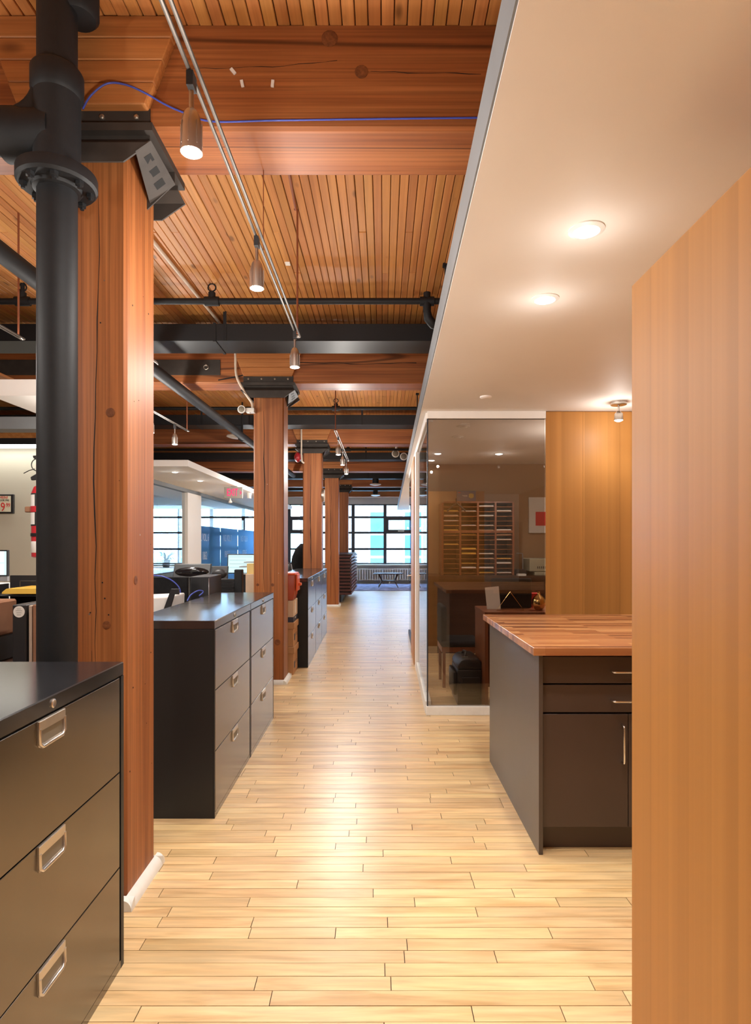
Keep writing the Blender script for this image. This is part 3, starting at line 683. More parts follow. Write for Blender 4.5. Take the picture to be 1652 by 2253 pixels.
tag(m.build('bell_conduit', 'conduit_cream', smooth=50), 'cream conduit dropping to the red fire bell beside the third column', 'conduit')
O = P(655, 1006, BEAMS[3]+.12); t = thing('fire_bell', 'round red fire bell on the side of the third column', 'fire bell', O)
q = MB(O); q.lathe((O.x-.01, O.y, O.z), [(.02, .05), (.075, .04), (.088, .0), (.06, -.03), (.02, -.045)], 0, 22); q.build('gong', 'red_paint', t, smooth=50)
q = MB(O); q.box(O.x+.03, O.x+.075, O.y-.05, O.y+.05, O.z-.05, O.z+.05); q.build('back_box', 'red_paint', t, bevel=.006)
c_ = P(633, 579, 4.386); tag(bx('ceiling_plate', 'white_plastic', (c_.x-.018, c_.x+.018, 4.36, 4.41, CEIL-.008, CEIL+.001), bevel=.002), 'tiny white plate screwed to the plank ceiling right of the long track', 'plate')
# emergency lights
def emergency(px, py, Y, label, heads, base, sc=1):
    O = P(px, py, Y); t = thing('emergency_light', label, 'emergency light', O)
    q = MB(O); q.lathe((O.x, O.y, O.z), [(.03*sc, 0), (.03*sc, base)], 2, 12); q.build('mount', 'white_plastic', t)
    for dx, dz in heads:
        q = MB(O); c = (O.x+dx, O.y-.04, O.z+dz); q.lathe(c, [(.03*sc, .07*sc), (.07*sc, .03*sc), (.08*sc, -.02*sc), (.075*sc, -.03*sc)], 1, 20); h = q.build('lamp_head', 'white_plastic', t, smooth=50)
        q = MB(O); q.lathe(c, [(.066*sc, -.028*sc), (.05*sc, -.034*sc), (.02*sc, -.036*sc)], 1, 18); q.build('lamp_glass', 'recess', h, smooth=50)
emergency(872, 999, 12.7, 'round white emergency lamp pair under the third duct, near the soffit edge', [(-.02, 0), (.15, -.06)], .20)
emergency(548, 903, 6.085, 'cream emergency lamp with swivel head beside the top of the second column', [(-.065, 0)], -.03, .5)
bx('arm', 'white_plastic', (FX(548, 6.085)-.03, FX(557, 6.13)+.02, 6.06, 6.14, FZ(903, 6.085)-.02, FZ(903, 6.085)+.02), bpy.data.objects['emergency_light.001'], P(548, 903, 6.085))

# blue cable along the near beam, looping over the bracket
yb = BEAMS[1]
m = MB(); m.tube(spl([P(182, 240, 2.30), P(200, 210, 2.30), P(235, 184, 2.30), P(275, 186, 2.31), P(320, 205, 2.32), P(360, 228, 2.34), P(400, 246, 2.355), P(465, 267, 2.36), P(600, 265, 2.36), P(800, 262, 2.36), P(1062, 259, 2.36)]), .0035, 8)
tag(m.build('blue_cable', 'blue_cable', smooth=60), 'blue data cable looping from the pipe and along the nearest beam', 'cable')

# ------------------------------------------------------------------ soffit fittings
def downlight(x, y, label, lit=True, W_=58):
    O = (x, y, SZ); t = thing('downlight', label, 'downlight', O, 'recessed downlights')
    q = MB(O); q.lathe((x, y, SZ), [(.062, 0), (.062, -.004), (.045, -.009), (.043, -.002)], 2, 28); q.build('trim_ring', 'white_plastic', t, smooth=40)
    q = MB(O); q.lathe((x, y, SZ), [(.042, -.001), (.038, -.010), (.02, -.016)], 2, 22); q.build('lens', 'lens' if lit else 'white_plastic', t, smooth=60)
    if lit: spot_light('lamp_light', (0, 0, -.022), t, W_*1.4, 2.3, .9, .035)
    if lit and W_ <= 60: fill_light('added_fill', (0, 0, -.16), t, W_*.02, .015)  # added fill under the fitting, brightens the soffit
    if lit and W_ > 60: fill_light('added_fill', (0, 0, -.30), t, W_*.35, .05)  # stronger added fill under the hidden downlights
for x, y, lb in ((.733, 2.117, 'lit recessed downlight nearest in the white soffit'), (.755, 2.715, 'lit recessed downlight over the front of the wood counter'), (.72, .6, 'added unseen lit downlight in the soffit beside the viewer'), (.72, -.8, 'added unseen lit downlight in the soffit behind the viewer')): downlight(x, y, lb)  # last two are unseen, added for light around the camera
for x, y, lb in ((2.7, 2.3, 'unseen lit downlight to the right above the counter run'), (2.3, 3.6, 'unseen lit downlight far right above the counter')): downlight(x, y, lb)  # unseen pair, placed outside the view
downlight(.82, 5.68, 'unlit ceiling disc inside the glass office, nearer one', False); downlight(.84, 6.24, 'unlit ceiling disc inside the glass office, farther one', False)
for x, y, lb in ((1.7, 11.5, 'added hidden downlight in the room beyond the glass office, nearest'), (1.7, 14.5, 'added hidden downlight in the room beyond the glass office, middle'), (1.9, 17.5, 'added hidden downlight in the room beyond the glass office, farthest')): downlight(x, y, lb, True, 90)  # added lamps kept out of sight, brightening the far hall
downlight(2.0, 5.75, 'added hidden downlight inside the glass office behind the veneer wall', True, 75)  # added lamp out of sight, lights the front of the office
downlight(1.5, 7.4, 'lit recessed downlight at the back of the glass office', True, 42)
for x, y, lb in ((-3.06, 9.3, 'lit recessed downlight in the meeting room canopy, nearer one'), (-3.05, 10.6, 'lit recessed downlight in the meeting room canopy, farther one'), (-4.9, 13, 'lit recessed downlight inside the meeting room'), (-4.9, 16, 'lit recessed downlight deep inside the meeting room')): downlight(x, y, lb, True, 30)
x, y = .82, 4.53; O = (x, y, SZ); q = MB(O); q.lathe((x, y, SZ), [(.043, 0), (.043, -.008), (.036, -.014), (.01, -.015)], 2, 24)
tag(q.build('sprinkler_cover', 'white_paint', smooth=40), 'small flat round sprinkler cover on the white soffit', 'sprinkler')
x, y = 1.88, 4.71; O = (x, y, SZ); t = thing('ceiling_spotlight', 'nickel ceiling spotlight on a round base, before the veneer wall', 'spotlight', O)
q = MB(O); q.lathe((x, y, SZ), [(.06, 0), (.06, -.02), (.055, -.024)], 2, 26); q.build('canopy', 'nickel', t, smooth=40)
q = MB(O); q.tube([(x, y, SZ-.02), (x, y, SZ-.075)], .007, 10); q.build('stem', 'nickel', t, smooth=40)
q = MB(O); q.lathe((x, y, SZ), [(.012, -.07), (.03, -.09), (.034, -.14)], 2, 22); q.build('shade', 'nickel', t, smooth=40)
q = MB(O); q.lathe((x, y, SZ), [(.032, -.13), (.03, -.142), (.012, -.15)], 2, 18); q.build('bulb', 'lens', t, smooth=60)
spot_light('lamp_light', (0, 0, -.155), t, 16, 2.6, .9, .03); fill_light('added_fill', (0, 0, -.2), t, 6, .025)

# ------------------------------------------------------------------ filing cabinets
def make_cabinet():
    w, h, d = .905, 1.02, .46; r = thing('filing_cabinet', 'x', 'filing cabinet')
    q = MB(); q.box(-d, -.006, .0, w, 0, h-.045); bdy = q.build('carcass', 'black_metal', r, bevel=.002)
    q = MB(); q.box(-d-.004, .0, 0, w, h-.045, h); q.build('top', 'black_metal_top', r, bevel=.003)
    for s in (0, 1):
        q = MB(); q.box(-.0062, .0, 0 if not s else w-.022, .012 if not s else w, 0, h-.045); q.build('side_edge', 'black_metal', r)
    q = MB(); q.box(-.006, -.0005, .012, w-.022, 0, .028); q.build('plinth', 'drawer_black', r)
    q = MB(); q.lathe((0, w/2, h-.022), [(.012, -.002), (.012, .003), (.009, .005), (.003, .004)], 0, 18); q.build('lock', 'nickel', r, smooth=40)
    hh = (h-.045-.030)/3
    for k in range(3):
        z0 = .031+hh*k; z1 = z0+hh-.004; y0, y1 = .014, w-.036
        dr = MB(); dr.box(-.006, .001, y0, y1, z0, z1); dr = dr.build('drawer', 'drawer_black', r, bevel=.0012)
        c = (y0+y1)/2; q = MB(); a = .065; t_ = z1-.001; bb = z1-.072
        # U shaped pull: header strip, two sides, rounded lip and the recess behind
        pu = MB(); pu.prism([(c-a, t_), (c-a, bb+.016), (c-a+.005, bb+.005), (c-a+.016, bb), (c+a-.016, bb), (c+a-.005, bb+.005), (c+a, bb+.016), (c+a, t_)], 0, .0012, .003)
        pu = pu.build('pull', 'nickel', dr)
        q = MB(); q.box(.003, .007, c-a, c+a, t_-.026, t_); q.build('pull_header', 'nickel', pu, bevel=.0015)
        q = MB(); q.box(.003, .0034, c-a+.012, c+a-.012, bb+.012, t_-.026); q.build('pull_recess', 'recess', pu)
        q = MB(); q.tube([(.005, c-a+.004, t_-.02), (.006, c-a+.004, bb+.014), (.006, c-a+.016, bb+.004), (.006, c+a-.016, bb+.004), (.006, c+a-.004, bb+.014), (.005, c+a-.004, t_-.02)], .005, 8); q.build('pull_lip', 'nickel', pu, smooth=50)
        q = MB(); q.box(-.006, -.0045, y1, y1+.014, z0, z1); q.build('shadow_gap', 'gap_black', r)
    return r
cab0 = make_cabinet()
cabs = [(-.850, 1.152, 'black three-drawer filing cabinet in the left foreground'), (-.829, 3.137, 'black filing cabinet past the first column, nearer of the pair'), (-.828, 4.043, 'black filing cabinet past the first column, farther of the pair'),
        (-.770, 6.95, 'black filing cabinet behind the second column, nearest of three'), (-.772, 7.857, 'black filing cabinet behind the second column, middle of three'), (-.774, 8.764, 'black filing cabinet behind the second column, farthest of three')]
for i, (x, y, lb) in enumerate(cabs):
    r = cab0 if i == 0 else copy_tree(cab0)
    r.location = (x, y, 0); tag(r, lb, 'filing cabinet', 'black filing cabinets')

# ------------------------------------------------------------------ right: veneer cabinet, counter, veneer wall
O = (1.0, 1.2, 0); t = thing('tall_cabinet', 'tall honey veneer cabinet end filling the right foreground', 'cabinet', O)
bx('veneer_panel', 'veneer', (.715, .735, .30, 1.70, 0, 2.138), t, O, bevel=.0015)
bx('body', 'veneer', (.7352, 1.5, .30, 1.698, 0, 2.134), t, O)
# counter island
O = (1.6, 3.4, 0); t = thing('counter_island', 'dark brown island counter with two drawers and cupboard doors', 'counter', O)
bx('end_panel', 'island_side', (.744, .763, 2.774, 3.97, 0, .916), t, O, bevel=.001)
bx('body', 'island_brown', (.7635, 3.0, 2.82, 3.95, .115, .915), t, O)
bx('toe_kick', 'island_brown', (.7635, 3.0, 2.845, 3.93, 0, .1145), t, O)
bx('gap_shade', 'gap_black', (.7635, 3.0, 2.814, 2.8195, .115, .912), t, O)  # black sheet standing for the shade in gaps between the fronts
yf = 2.795
def xat(px): return FX(px, yf)
for n, z0, z1, hy in (('drawer', FZ(1503.3, yf), FZ(1445, yf), 1475.5), ('drawer', FZ(1567, yf), FZ(1507, yf), 1539.5)):
    d = bx(n, 'island_brown', (.768, 1.60, yf, yf+.019, z0, z1), t, O, bevel=.001)
    q = MB(O); z = FZ(hy, yf); xa = xat(1343.5); q.tube([(xa, yf, z), (xa, yf-.022, z-.001), (xa+.006, yf-.029, z-.002), (xa+.016, yf-.031, z-.002), (xa+.16, yf-.031, z-.002), (xa+.17, yf-.029, z-.002), (xa+.176, yf-.022, z-.001), (xa+.176, yf, z)], .005, 10)
    q.build('handle', 'chrome', d, smooth=50)
for x0, x1, s in ((.768, xat(1381.5), 1), (xat(1383), 1.60, -1)):
    d = bx('door', 'island_brown', (x0, x1, yf, yf+.019, FZ(1819.5, yf), FZ(1571.5, yf)), t, O, bevel=.001)
    q = MB(O); xx = xat(1367.5) if s > 0 else x1-.03; za, zb = FZ(1594, yf), FZ(1677, yf)
    q.tube([(xx, yf, za), (xx, yf-.022, za), (xx, yf-.029, za-.006), (xx, yf-.031, za-.016), (xx, yf-.031, zb+.016), (xx, yf-.029, zb+.006), (xx, yf-.022, zb), (xx, yf, zb)], .005, 10); q.build('handle', 'chrome', d, smooth=50)
m = MB((1.6, 3.4, .916)); m.box(.706, 3.05, 2.72, 4.0, .9165, .952)
tag(m.build('countertop', 'butcher_block', bevel=.0015), 'butcher block worktop of glued staves on the brown island', 'countertop')

# veneer wall behind the counter, made of vertical panels
GY = 5.05
wv = struct('wall_veneer', 'veneer', (1.42, XR, GY-.01, GY+.04, 0, SZ))
x = 1.405; k = 0
while x < XR-.05:
    x1 = min(x+.305, XR); bx('veneer_panel', 'veneer', (x+.0006, x1-.0006, GY-.028, GY-.0102, .0, SZ-.006), wv, rnd=rr.uniform(.1, 1)); x = x1

# ------------------------------------------------------------------ glass office at the right
WX = lambda y: .428+.0232*(y-GY)
O = (.9, GY, 0); t = thing('glass_partition', 'dark reflective glass front of the small office beside the counter', 'glass wall', O)
bx('header', 'white_paint', (.43, 1.404, GY-.03, GY+.03, FZ(922, GY), SZ-.001), t, O)
bx('base_rail', 'white_trim', (.418, 1.404, GY-.03, GY+.03, 0, FZ(1553, GY)), t, O, bevel=.002)
bx('pane', 'tinted_glass', (.436, 1.400, GY-.005, GY+.005, FZ(1553, GY), FZ(922, GY)), t, O)
bx('top_channel', 'window_black', (.43, 1.402, GY-.012, GY+.012, FZ(922, GY), FZ(920.5, GY)), t, O)
bx('corner_post', 'window_black', (.426, .436, GY-.008, GY+.008, FZ(1553, GY), FZ(922, GY)), t, O)
def side_panel(name, mat, ya, yb, z0, z1, th, parent, off, dx=0):
    q = MB(off); a, b = WX(ya)+dx, WX(yb)+dx
    q.add([(a, ya, z0), (a+th, ya, z0), (b+th, yb, z0), (b, yb, z0), (a, ya, z1), (a+th, ya, z1), (b+th, yb, z1), (b, yb, z1)], [(0, 3, 2, 1), (4, 5, 6, 7), (0, 1, 5, 4), (1, 2, 6, 5), (2, 3, 7, 6), (3, 0, 4, 7)])
    return q.build(name, mat, parent)
O = (.43, 6, 0); t = thing('glass_partition', 'clear glass side wall of the small office along the hall', 'glass wall', O)
side_panel('pane', 'office_glass', GY+.012, 6.75, .10, 2.43, .008, t, O)
side_panel('header', 'white_paint', GY+.03, 8.0, 2.43, SZ-.002, .06, t, O, -.01)
side_panel('base_rail', 'white_trim', GY+.03, 6.75, 0, .10, .05, t, O, -.015)
side_panel('jamb', 'white_paint', 6.76, 7.05, 0, 2.43, .09, t, O, -.02)
d = tag(side_panel('door_1', 'veneer', 7.06, 7.98, .01, 2.425, .045, None, (0, 0, 0), -.03), kind='structure')
q = MB(); q.tube([(WX(7.9)-.03, 7.9, 1.0), (WX(7.9)-.08, 7.9, 1.0), (WX(7.9)-.08, 7.78, 1.0)], .009, 8); q.build('door_handle', 'nickel', d, smooth=40)
O = (.5, 9, 0); t = thing('glass_partition', 'clear glass hall partition beyond the wooden door, ending in the hall', 'glass wall', O)
side_panel('header', 'white_paint', 8.01, 9.6, 2.43, SZ-.002, .06, t, O, -.01)
for ya, yb in ((8.06, 9.6),): side_panel('pane', 'office_glass', ya, yb, .06, 2.43, .008, t, O)
side_panel('frame_post', 'window_black', 8.0, 8.05, 0, 2.43, .06, t, O, -.02)
side_panel('base_rail', 'window_black', 8.06, 9.6, 0, .06, .04, t, O, -.015)
struct('wall_office_back', 'tan_wall', (WX(8.4)+.1, XR, 8.4, 8.5, 0, SZ-.001))
# sorter on back counter
O = (1.2, 8.1, 0); t = thing('back_counter', 'low dark counter along the back of the glass office', 'counter', O)
bx('top', 'dark_oak', (.62, 2.9, 7.75, 8.39, .96, 1.0), t, O); bx('body', 'dark_oak', (.66, 2.9, 7.85, 8.39, 0, .958), t, O)
sx0, sx1, sz0, sz1 = .885, 1.815, 1.001, 1.95
O = (1.35, 8.2, 1.001); t = thing('paper_sorter', 'wooden pigeonhole paper sorter of four columns behind the dark glass', 'sorter', O)
bx('back_board', 'dark_oak', (sx0, sx1, 8.36, 8.385, sz0, sz1), t, O)
cw = (sx1-sx0)/4
for k in range(5): bx('upright', 'veneer_dark', (sx0+cw*k-.012, sx0+cw*k+.012, 8.02, 8.36, sz0, sz1), t, O)
bx('rail', 'veneer_dark', (sx0+.0125, sx1-.0125, 8.02, 8.36, sz1+.0, sz1+.02), t, O); bx('rail', 'veneer_dark', (sx0+.0125, sx1-.0125, 8.015, 8.02, 1.555, 1.585), t, O)
for c in range(4):
    for k in range(15):
        z = sz0+.02+.0625*k
        bx('shelf', 'fir_bolster', (sx0+cw*c+.0125, sx0+cw*(c+1)-.0125, 8.025, 8.36, z, z+.006), t, O, rnd=rr.random())
pr = random.Random(5); ORD = 'first second third fourth fifth sixth seventh eighth ninth tenth eleventh twelfth thirteenth fourteenth fifteenth'.split()
for c in range(4):
    for k in range(15):
        if pr.random() < .42:
            z = sz0+.0262+.0625*k; h = pr.uniform(.004, .018)
            o = bx('paper_stack', pr.choice(['paper', 'yellow_folder', 'paper', 'cardboard_pale']), (sx0+cw*c+.02, sx0+cw*(c+1)-.025, 8.04, 8.34, z, z+h))
            tag(o, 'thin paper stack in the sorter, %s column, %s slot from the bottom' % (ORD[c], ORD[k]), 'paper', 'papers in the sorter')
# printer, tray, lamp
O = (2.1, 8.1, 1.001); t = thing('label_printer', 'small pale office printer on the back counter', 'printer', O)
bx('body', 'yellowed_plastic', (2.0, 2.5, 7.9, 8.3, 1.05, 1.22), t, O, bevel=.01); bx('base', 'yellowed_plastic', (2.06, 2.5, 7.88, 8.3, 1.001, 1.045), t, O, bevel=.006)
for k in range(8): bx('vent_slot', 'gap_black', (2.10+.025*k, 2.11+.025*k, 7.897, 7.90, 1.09, 1.12), t, O)
O = (1.93, 8.0, 1.001); t = thing('desk_telephone', 'dark desk telephone with thin lamp arm beside the printer', 'telephone', O)
bx('body', 'black_plastic', (1.84, 1.98, 7.95, 8.15, 1.001, 1.075), t, O, bevel=.012)
q = MB(O); q.tube([(1.96, 8.1, 1.06), (1.955, 8.1, 1.28), (1.94, 8.1, 1.285), (1.87, 8.08, 1.285)], .006, 8); q.build('arm', 'grey_plastic', t, smooth=40)
tag(bx('note_pad', 'paper', (1.83, 1.93, 7.8, 7.9, 1.001, 1.025)), 'white note pad on the back counter', 'paper')
O = (2.06, 8.385, 1.5); t = thing('wall_frame', 'pale framed print at the right of the glass office', 'picture', O)
bx('frame', 'white_trim', (2.11, 2.55, 8.37, 8.398, 1.56, 2.05), t, O); bx('print', 'red_print', (2.2, 2.5, 8.365, 8.37, 1.66, 1.85), t, O)
O = (1.28, 8.38, 2.1); t = thing('wall_poster', 'blue-grey poster with a yellow box, above the sorter', 'poster', O)
bx('sheet', 'bluegrey_print', (1.12, 1.38, 8.385, 8.398, 2.0, 2.14), t, O)
q = MB(O); q.prism([(1.285, 2.05), (1.315, 2.035), (1.35, 2.05), (1.35, 2.095), (1.315, 2.105), (1.285, 2.095)], 1, 8.382, 8.385); q.build('yellow_mark', 'yellow_print', t)
bx('caption', 'paper', (1.19, 1.265, 8.383, 8.385, 2.074, 2.079), t, O); bx('caption', 'paper', (1.21, 1.265, 8.383, 8.385, 2.062, 2.067), t, O); bx('heading', 'red_print', (1.14, 1.17, 8.383, 8.385, 2.112, 2.12), t, O)
tag(bx('light_switch', 'white_plastic', (1.765, 1.845, 8.0, 8.008, 1.31, 1.40)), 'square wall plate at the side of the sorter', 'wall plate')
bpy.data.objects['light_switch'].location = (.06, .385, .0)
# bare hanger on the sorter
O = (1.06, 7.97, 1.97); t = thing('coat_hanger', 'bare black coat hanger hooked over the top of the sorter', 'hanger', O)
q = MB(O); q.tube([(.94, 7.985, 1.84), (.96, 7.985, 1.86), (1.06, 7.985, 1.95), (1.16, 7.985, 1.86), (1.18, 7.985, 1.84)], .012, 8); q.build('shoulders', 'black_plastic', t, smooth=50)
q = MB(O); q.tube([(1.06, 7.985, 1.945), (1.06, 7.985, 1.99), (1.06, 8.0, 2.005), (1.06, 8.03, 2.0), (1.06, 8.035, 1.975)], .006, 6); q.build('hook', 'black_plastic', t, smooth=50)
# desk behind the glass
dt = .842
O = (1.25, 5.4, 0); t = thing('small_desk', 'red-brown wooden desk behind the glass, next to the counter', 'desk', O)
bx('top', 'veneer_dark', (.915, 1.95, 5.10, 5.62, dt-.03, dt), t, O, bevel=.002)
bx('side_panel', 'veneer_dark', (.918, .945, 5.105, 5.615, 0, dt-.0305), t, O); bx('side_panel', 'veneer_dark', (1.92, 1.945, 5.105, 5.615, 0, dt-.0305), t, O); bx('modesty_panel', 'veneer_dark', (.9455, 1.9195, 5.59, 5.61, .1, dt-.0305), t, O)
O = (FX(1124, 5.4), 5.4, dt); t = thing('laptop_sleeve', 'black padded sleeve standing on the red-brown desk', 'bag', O)
q = MB(O); x0, x1, z1 = FX(1081, 5.4), FX(1170, 5.4), FZ(1272, 5.4); q.box(x0, x1, 5.39, 5.43, dt+.002, z1); q.build('sleeve', 'cloth_black', t, bevel=.018, seg=3, smooth=40)
q = MB(O); q.box(x0+.005, x1-.005, 5.386, 5.39, FZ(1308, 5.4), FZ(1306.5, 5.4)); q.build('zip', 'ink', t)
q = MB(); zc = dt+.001; xx = FX(1070, 5.36); q.add([(xx, 5.33, zc), (xx+.12, 5.33, zc), (xx+.12, 5.332, zc), (xx, 5.332, zc), (xx-.012, 5.37, FZ(1293, 5.36)), (xx+.11, 5.37, FZ(1290, 5.36)), (xx+.11, 5.372, FZ(1290, 5.36)), (xx-.012, 5.372, FZ(1293, 5.36))], [(0, 3, 2, 1), (4, 5, 6, 7), (0, 1, 5, 4), (1, 2, 6, 5), (2, 3, 7, 6), (3, 0, 4, 7)])
tag(q.build('paper_sheet', 'paper'), 'white card leaning on the black sleeve', 'paper')
A, B, C_ = P(1122, 1302, 5.22), P(1093, 1346, 5.22), P(1152, 1346, 5.22); B.z = C_.z = dt+.004
m = MB(); m.tube([A, B, C_, A], .0032, 8); tag(m.build('triangle_stand', 'gold', smooth=40), 'thin gold triangle stand in front of the black sleeve', 'ornament')
O = (FX(1185, 5.25), 5.25, dt); m = MB(O); m.lathe(O, [(.022, 0), (.03, .004), (.05, .03), (.058, .06), (.055, .09), (.04, .115), (.016, .135), (.011, .15), (.012, .16)], 2, 24)
tag(m.build('gold_vase', 'gold', smooth=60), 'round mirror-gold vase on the desk beside the veneer wall', 'vase')
tag(bx('red_box', 'red_print', (FX(1168, 5.45), FX(1190, 5.45), 5.46, 5.56, dt, FZ(1306, 5.45))), 'small red box behind the gold vase', 'box')
# stool
O = (.80, 6.2, 0); t = thing('padded_chair', 'low chair with black cushions behind the glass', 'chair', O)
q = MB(O); q.box(.64, 1.04, 5.95, 6.40, .40, .46); q.build('seat', 'cloth_black', t, bevel=.028, seg=3, smooth=40)
q = MB(O); q.box(.64, .70, 5.97, 6.38, .44, .80); q.build('backrest', 'cloth_black', t, bevel=.025, seg=3, smooth=40)
bx('seat_frame', 'veneer_dark', (.65, 1.03, 5.97, 6.38, .35, .3995), t, O)
for xx in (.66, 1.0):
    for yy in (5.98, 6.34): bx('leg', 'veneer_dark', (xx, xx+.028, yy, yy+.028, 0, .35), t, O)
# pilot case
O = (.83, 5.45, 0); t = thing('pilot_case', 'black leather pilot case standing on the floor behind the glass', 'case', O)
x0, x1 = FX(1003, 5.36), 1.06-.155+.0
x1 = .912
q = MB(O); q.box(x0, x1, 5.24, 5.66, .012, .33); bd = q.build('body', 'leather', t, bevel=.015, seg=2, smooth=40)
q = MB(O); q.prism([(x0, .33), (x0+.0, .36), (x0+.03, .405), (x0+.07, .42), (x1-.03, .42), (x1, .40), (x1, .33)], 1, 5.25, 5.65); q.build('lid', 'leather', t, bevel=.012, seg=2, smooth=40)
q = MB(O); q.box(x0-.032, x0-.0005, 5.28, 5.62, .10, .30); q.build('side_pocket', 'leather', t, bevel=.012, seg=2, smooth=40)
q = MB(O); q.box(x0+.03, x1-.02, 5.222, 5.2395, .14, .27); q.build('front_pocket', 'leather', t, bevel=.008, seg=2)
q = MB(O); q.tube([(x0+.08, 5.36, .42), (x0+.09, 5.38, .445), (x0+.10, 5.45, .452), (x0+.09, 5.52, .445), (x0+.08, 5.54, .42)], .010, 8); q.build('handle', 'leather', t, smooth=50)
for yy in (5.33, 5.57): bx('latch', 'bolt', (x0+.05, x0+.10, yy-.012, yy+.012, .419, .426), t, O)

# ------------------------------------------------------------------ meeting room at the left rear
GX = -3.83
O = (GX, 13, 0); t = thing('meeting_room_glass', 'glass wall of the left meeting room with white lettering on a blue band', 'glass wall', O)
bx('header', 'fascia_paint', (GX-.05, GX+.05, 8.7, 19.4, 2.44, SZ-.001), t, O)
bx('end_post', 'white_paint', (GX-.06, GX+.06, 12.24, 13.18, 0, 2.438), t, O)
for ya, yb in ((8.7, 10.75), (10.77, 12.23)): bx('pane', 'office_glass', (GX-.004, GX+.004, ya, yb, .02, 2.44), t, O)
for ya, yb in ((13.19, 15.0), (15.02, 16.9), (16.92, 19.3)):
    p_ = bx('pane', 'office_glass', (GX-.004, GX+.004, ya, yb, .02, 2.44), t, O)
    bx('blue_film', 'blue_film', (GX+.006, GX+.007, ya+.005, yb-.005, .05, 1.80), p_, O)
M0 = Matrix.Translation((-GX, -13, 0))
def lett(s, y, z, size, sx=.75): text_obj('lettering', s, size, 'letter_white', t, M0 @ face_right(GX+.012, y, z), .001, sx)
lett('N.S. VOL. 6', 13.52, 1.54, .24); lett('N.S. VOL. 7', 15.72, 1.54, .24); lett('N.S. VOL. 8', 17.7, 1.54, .24)
lett('1862', 13.62, 1.13, .26); lett('1869-71', 15.7, 1.13, .24); lett('1879-85', 17.75, 1.13, .24)
# exit sign
O = P(513, 1084, 11.6); t = thing('exit_sign', 'grey exit sign with red letters hanging from the white canopy', 'exit sign', O)
hx, hz = 20*11.6/F, 12.3*11.6/F
bx('housing', 'exit_body', (O.x-hx, O.x+hx, O.y, O.y+.05, O.z-hz, O.z+hz), t, O, bevel=.004)
bx('mount', 'exit_body', (O.x-.05, O.x+.07, O.y+.01, O.y+.04, O.z+hz, SZ), t, O)
text_obj('exit_letters', 'EXIT', .20, 'exit_red', t, Matrix.Translation(-O) @ face_cam(O.x-.015, O.y-.003, O.z), .002, .52)
q = MB(O); ax = O.x+.125; q.prism([(ax, O.z+.035), (ax+.013, O.z+.035), (ax+.035, O.z), (ax+.013, O.z-.035), (ax, O.z-.035), (ax+.02, O.z)], 1, O.y-.005, O.y-.001); q.build('exit_arrow', 'exit_red', t)
q = MB(O); q.lathe((O.x-.06, O.y+.02, O.z-hz), [(.012, 0), (.012, -.03), (.03, -.05), (.035, -.08), (.02, -.09)], 2, 14); q.build('lamp_head', 'white_plastic', t, smooth=50)
O = P(548, 1088, 13.2); O.z = SZ; q = MB(O); q.lathe(O, [(.055, 0), (.055, -.02), (.045, -.10), (.05, -.12), (.02, -.12)], 2, 16); tag(q.build('canopy_speaker', 'white_plastic', smooth=40), 'small white cone speaker under the canopy next to the exit sign', 'speaker')
# meeting table and plant in the room
O = (-5.6, 14.5, 0); t = thing('meeting_table', 'dark meeting table seen through the left glass', 'table', O)
bx('top', 'dark_oak', (-6.3, -4.8, 12.8, 16.4, .72, .75), t, O)
for xx in (-6.2, -4.9):
    for yy in (12.9, 16.3): bx('leg', 'chrome', (xx-.02, xx+.02, yy-.02, yy+.02, 0, .72), t, O)
def plant(x, y, z, n, s, label):
    O = (x, y, z); t = thing('potted_plant', label, 'plant', O); q = MB(O); q.lathe(O, [(.10, 0), (.13, .22), (.12, .23), (.11, .2)], 2, 16); q.build('pot', 'dark_stone', t, smooth=40)
    r = random.Random(n)
    for k in range(n):
        a = r.uniform(0, 2*PI); l = s*r.uniform(.6, 1.1); e = r.uniform(.5, 1.2); q = MB(O); d = Vector((math.cos(a), math.sin(a), 0)); w = Vector((-d.y, d.x, 0))*.045
        p0 = Vector(O)+Vector((0, 0, .2)); pts = [p0+d*l*u*.6+Vector((0, 0, l*(e*u-.55*u*u))) for u in (0, .35, .7, 1)]
        ws = (.25, 1, .8, .05); vs = []; 
        for pp, ww in zip(pts, ws): vs += [pp-w*ww, pp+w*ww, pp-w*ww+Vector((0, 0, .004)), pp+w*ww+Vector((0, 0, .004))]
        fs = []
        for j in range(3):
            b = 4*j; fs += [(b, b+1, b+5, b+4), (b+2, b+6, b+7, b+3), (b, b+4, b+6, b+2), (b+1, b+3, b+7, b+5)]
        fs += [(0, 2, 3, 1), (12, 13, 15, 14)]
        q.add(vs, fs); q.build('leaf', 'leaf', t, smooth=50)
plant(-6.6, 19.2, .67, 14, .7, 'leafy potted plant on the ledge seen through the left glass')
bx_ = bx('plant_ledge', 'white_trim', (-8, -5.5, 18.9, 19.6, 0, .67)); tag(bx_, 'low white ledge under the plant in the meeting room', 'ledge')

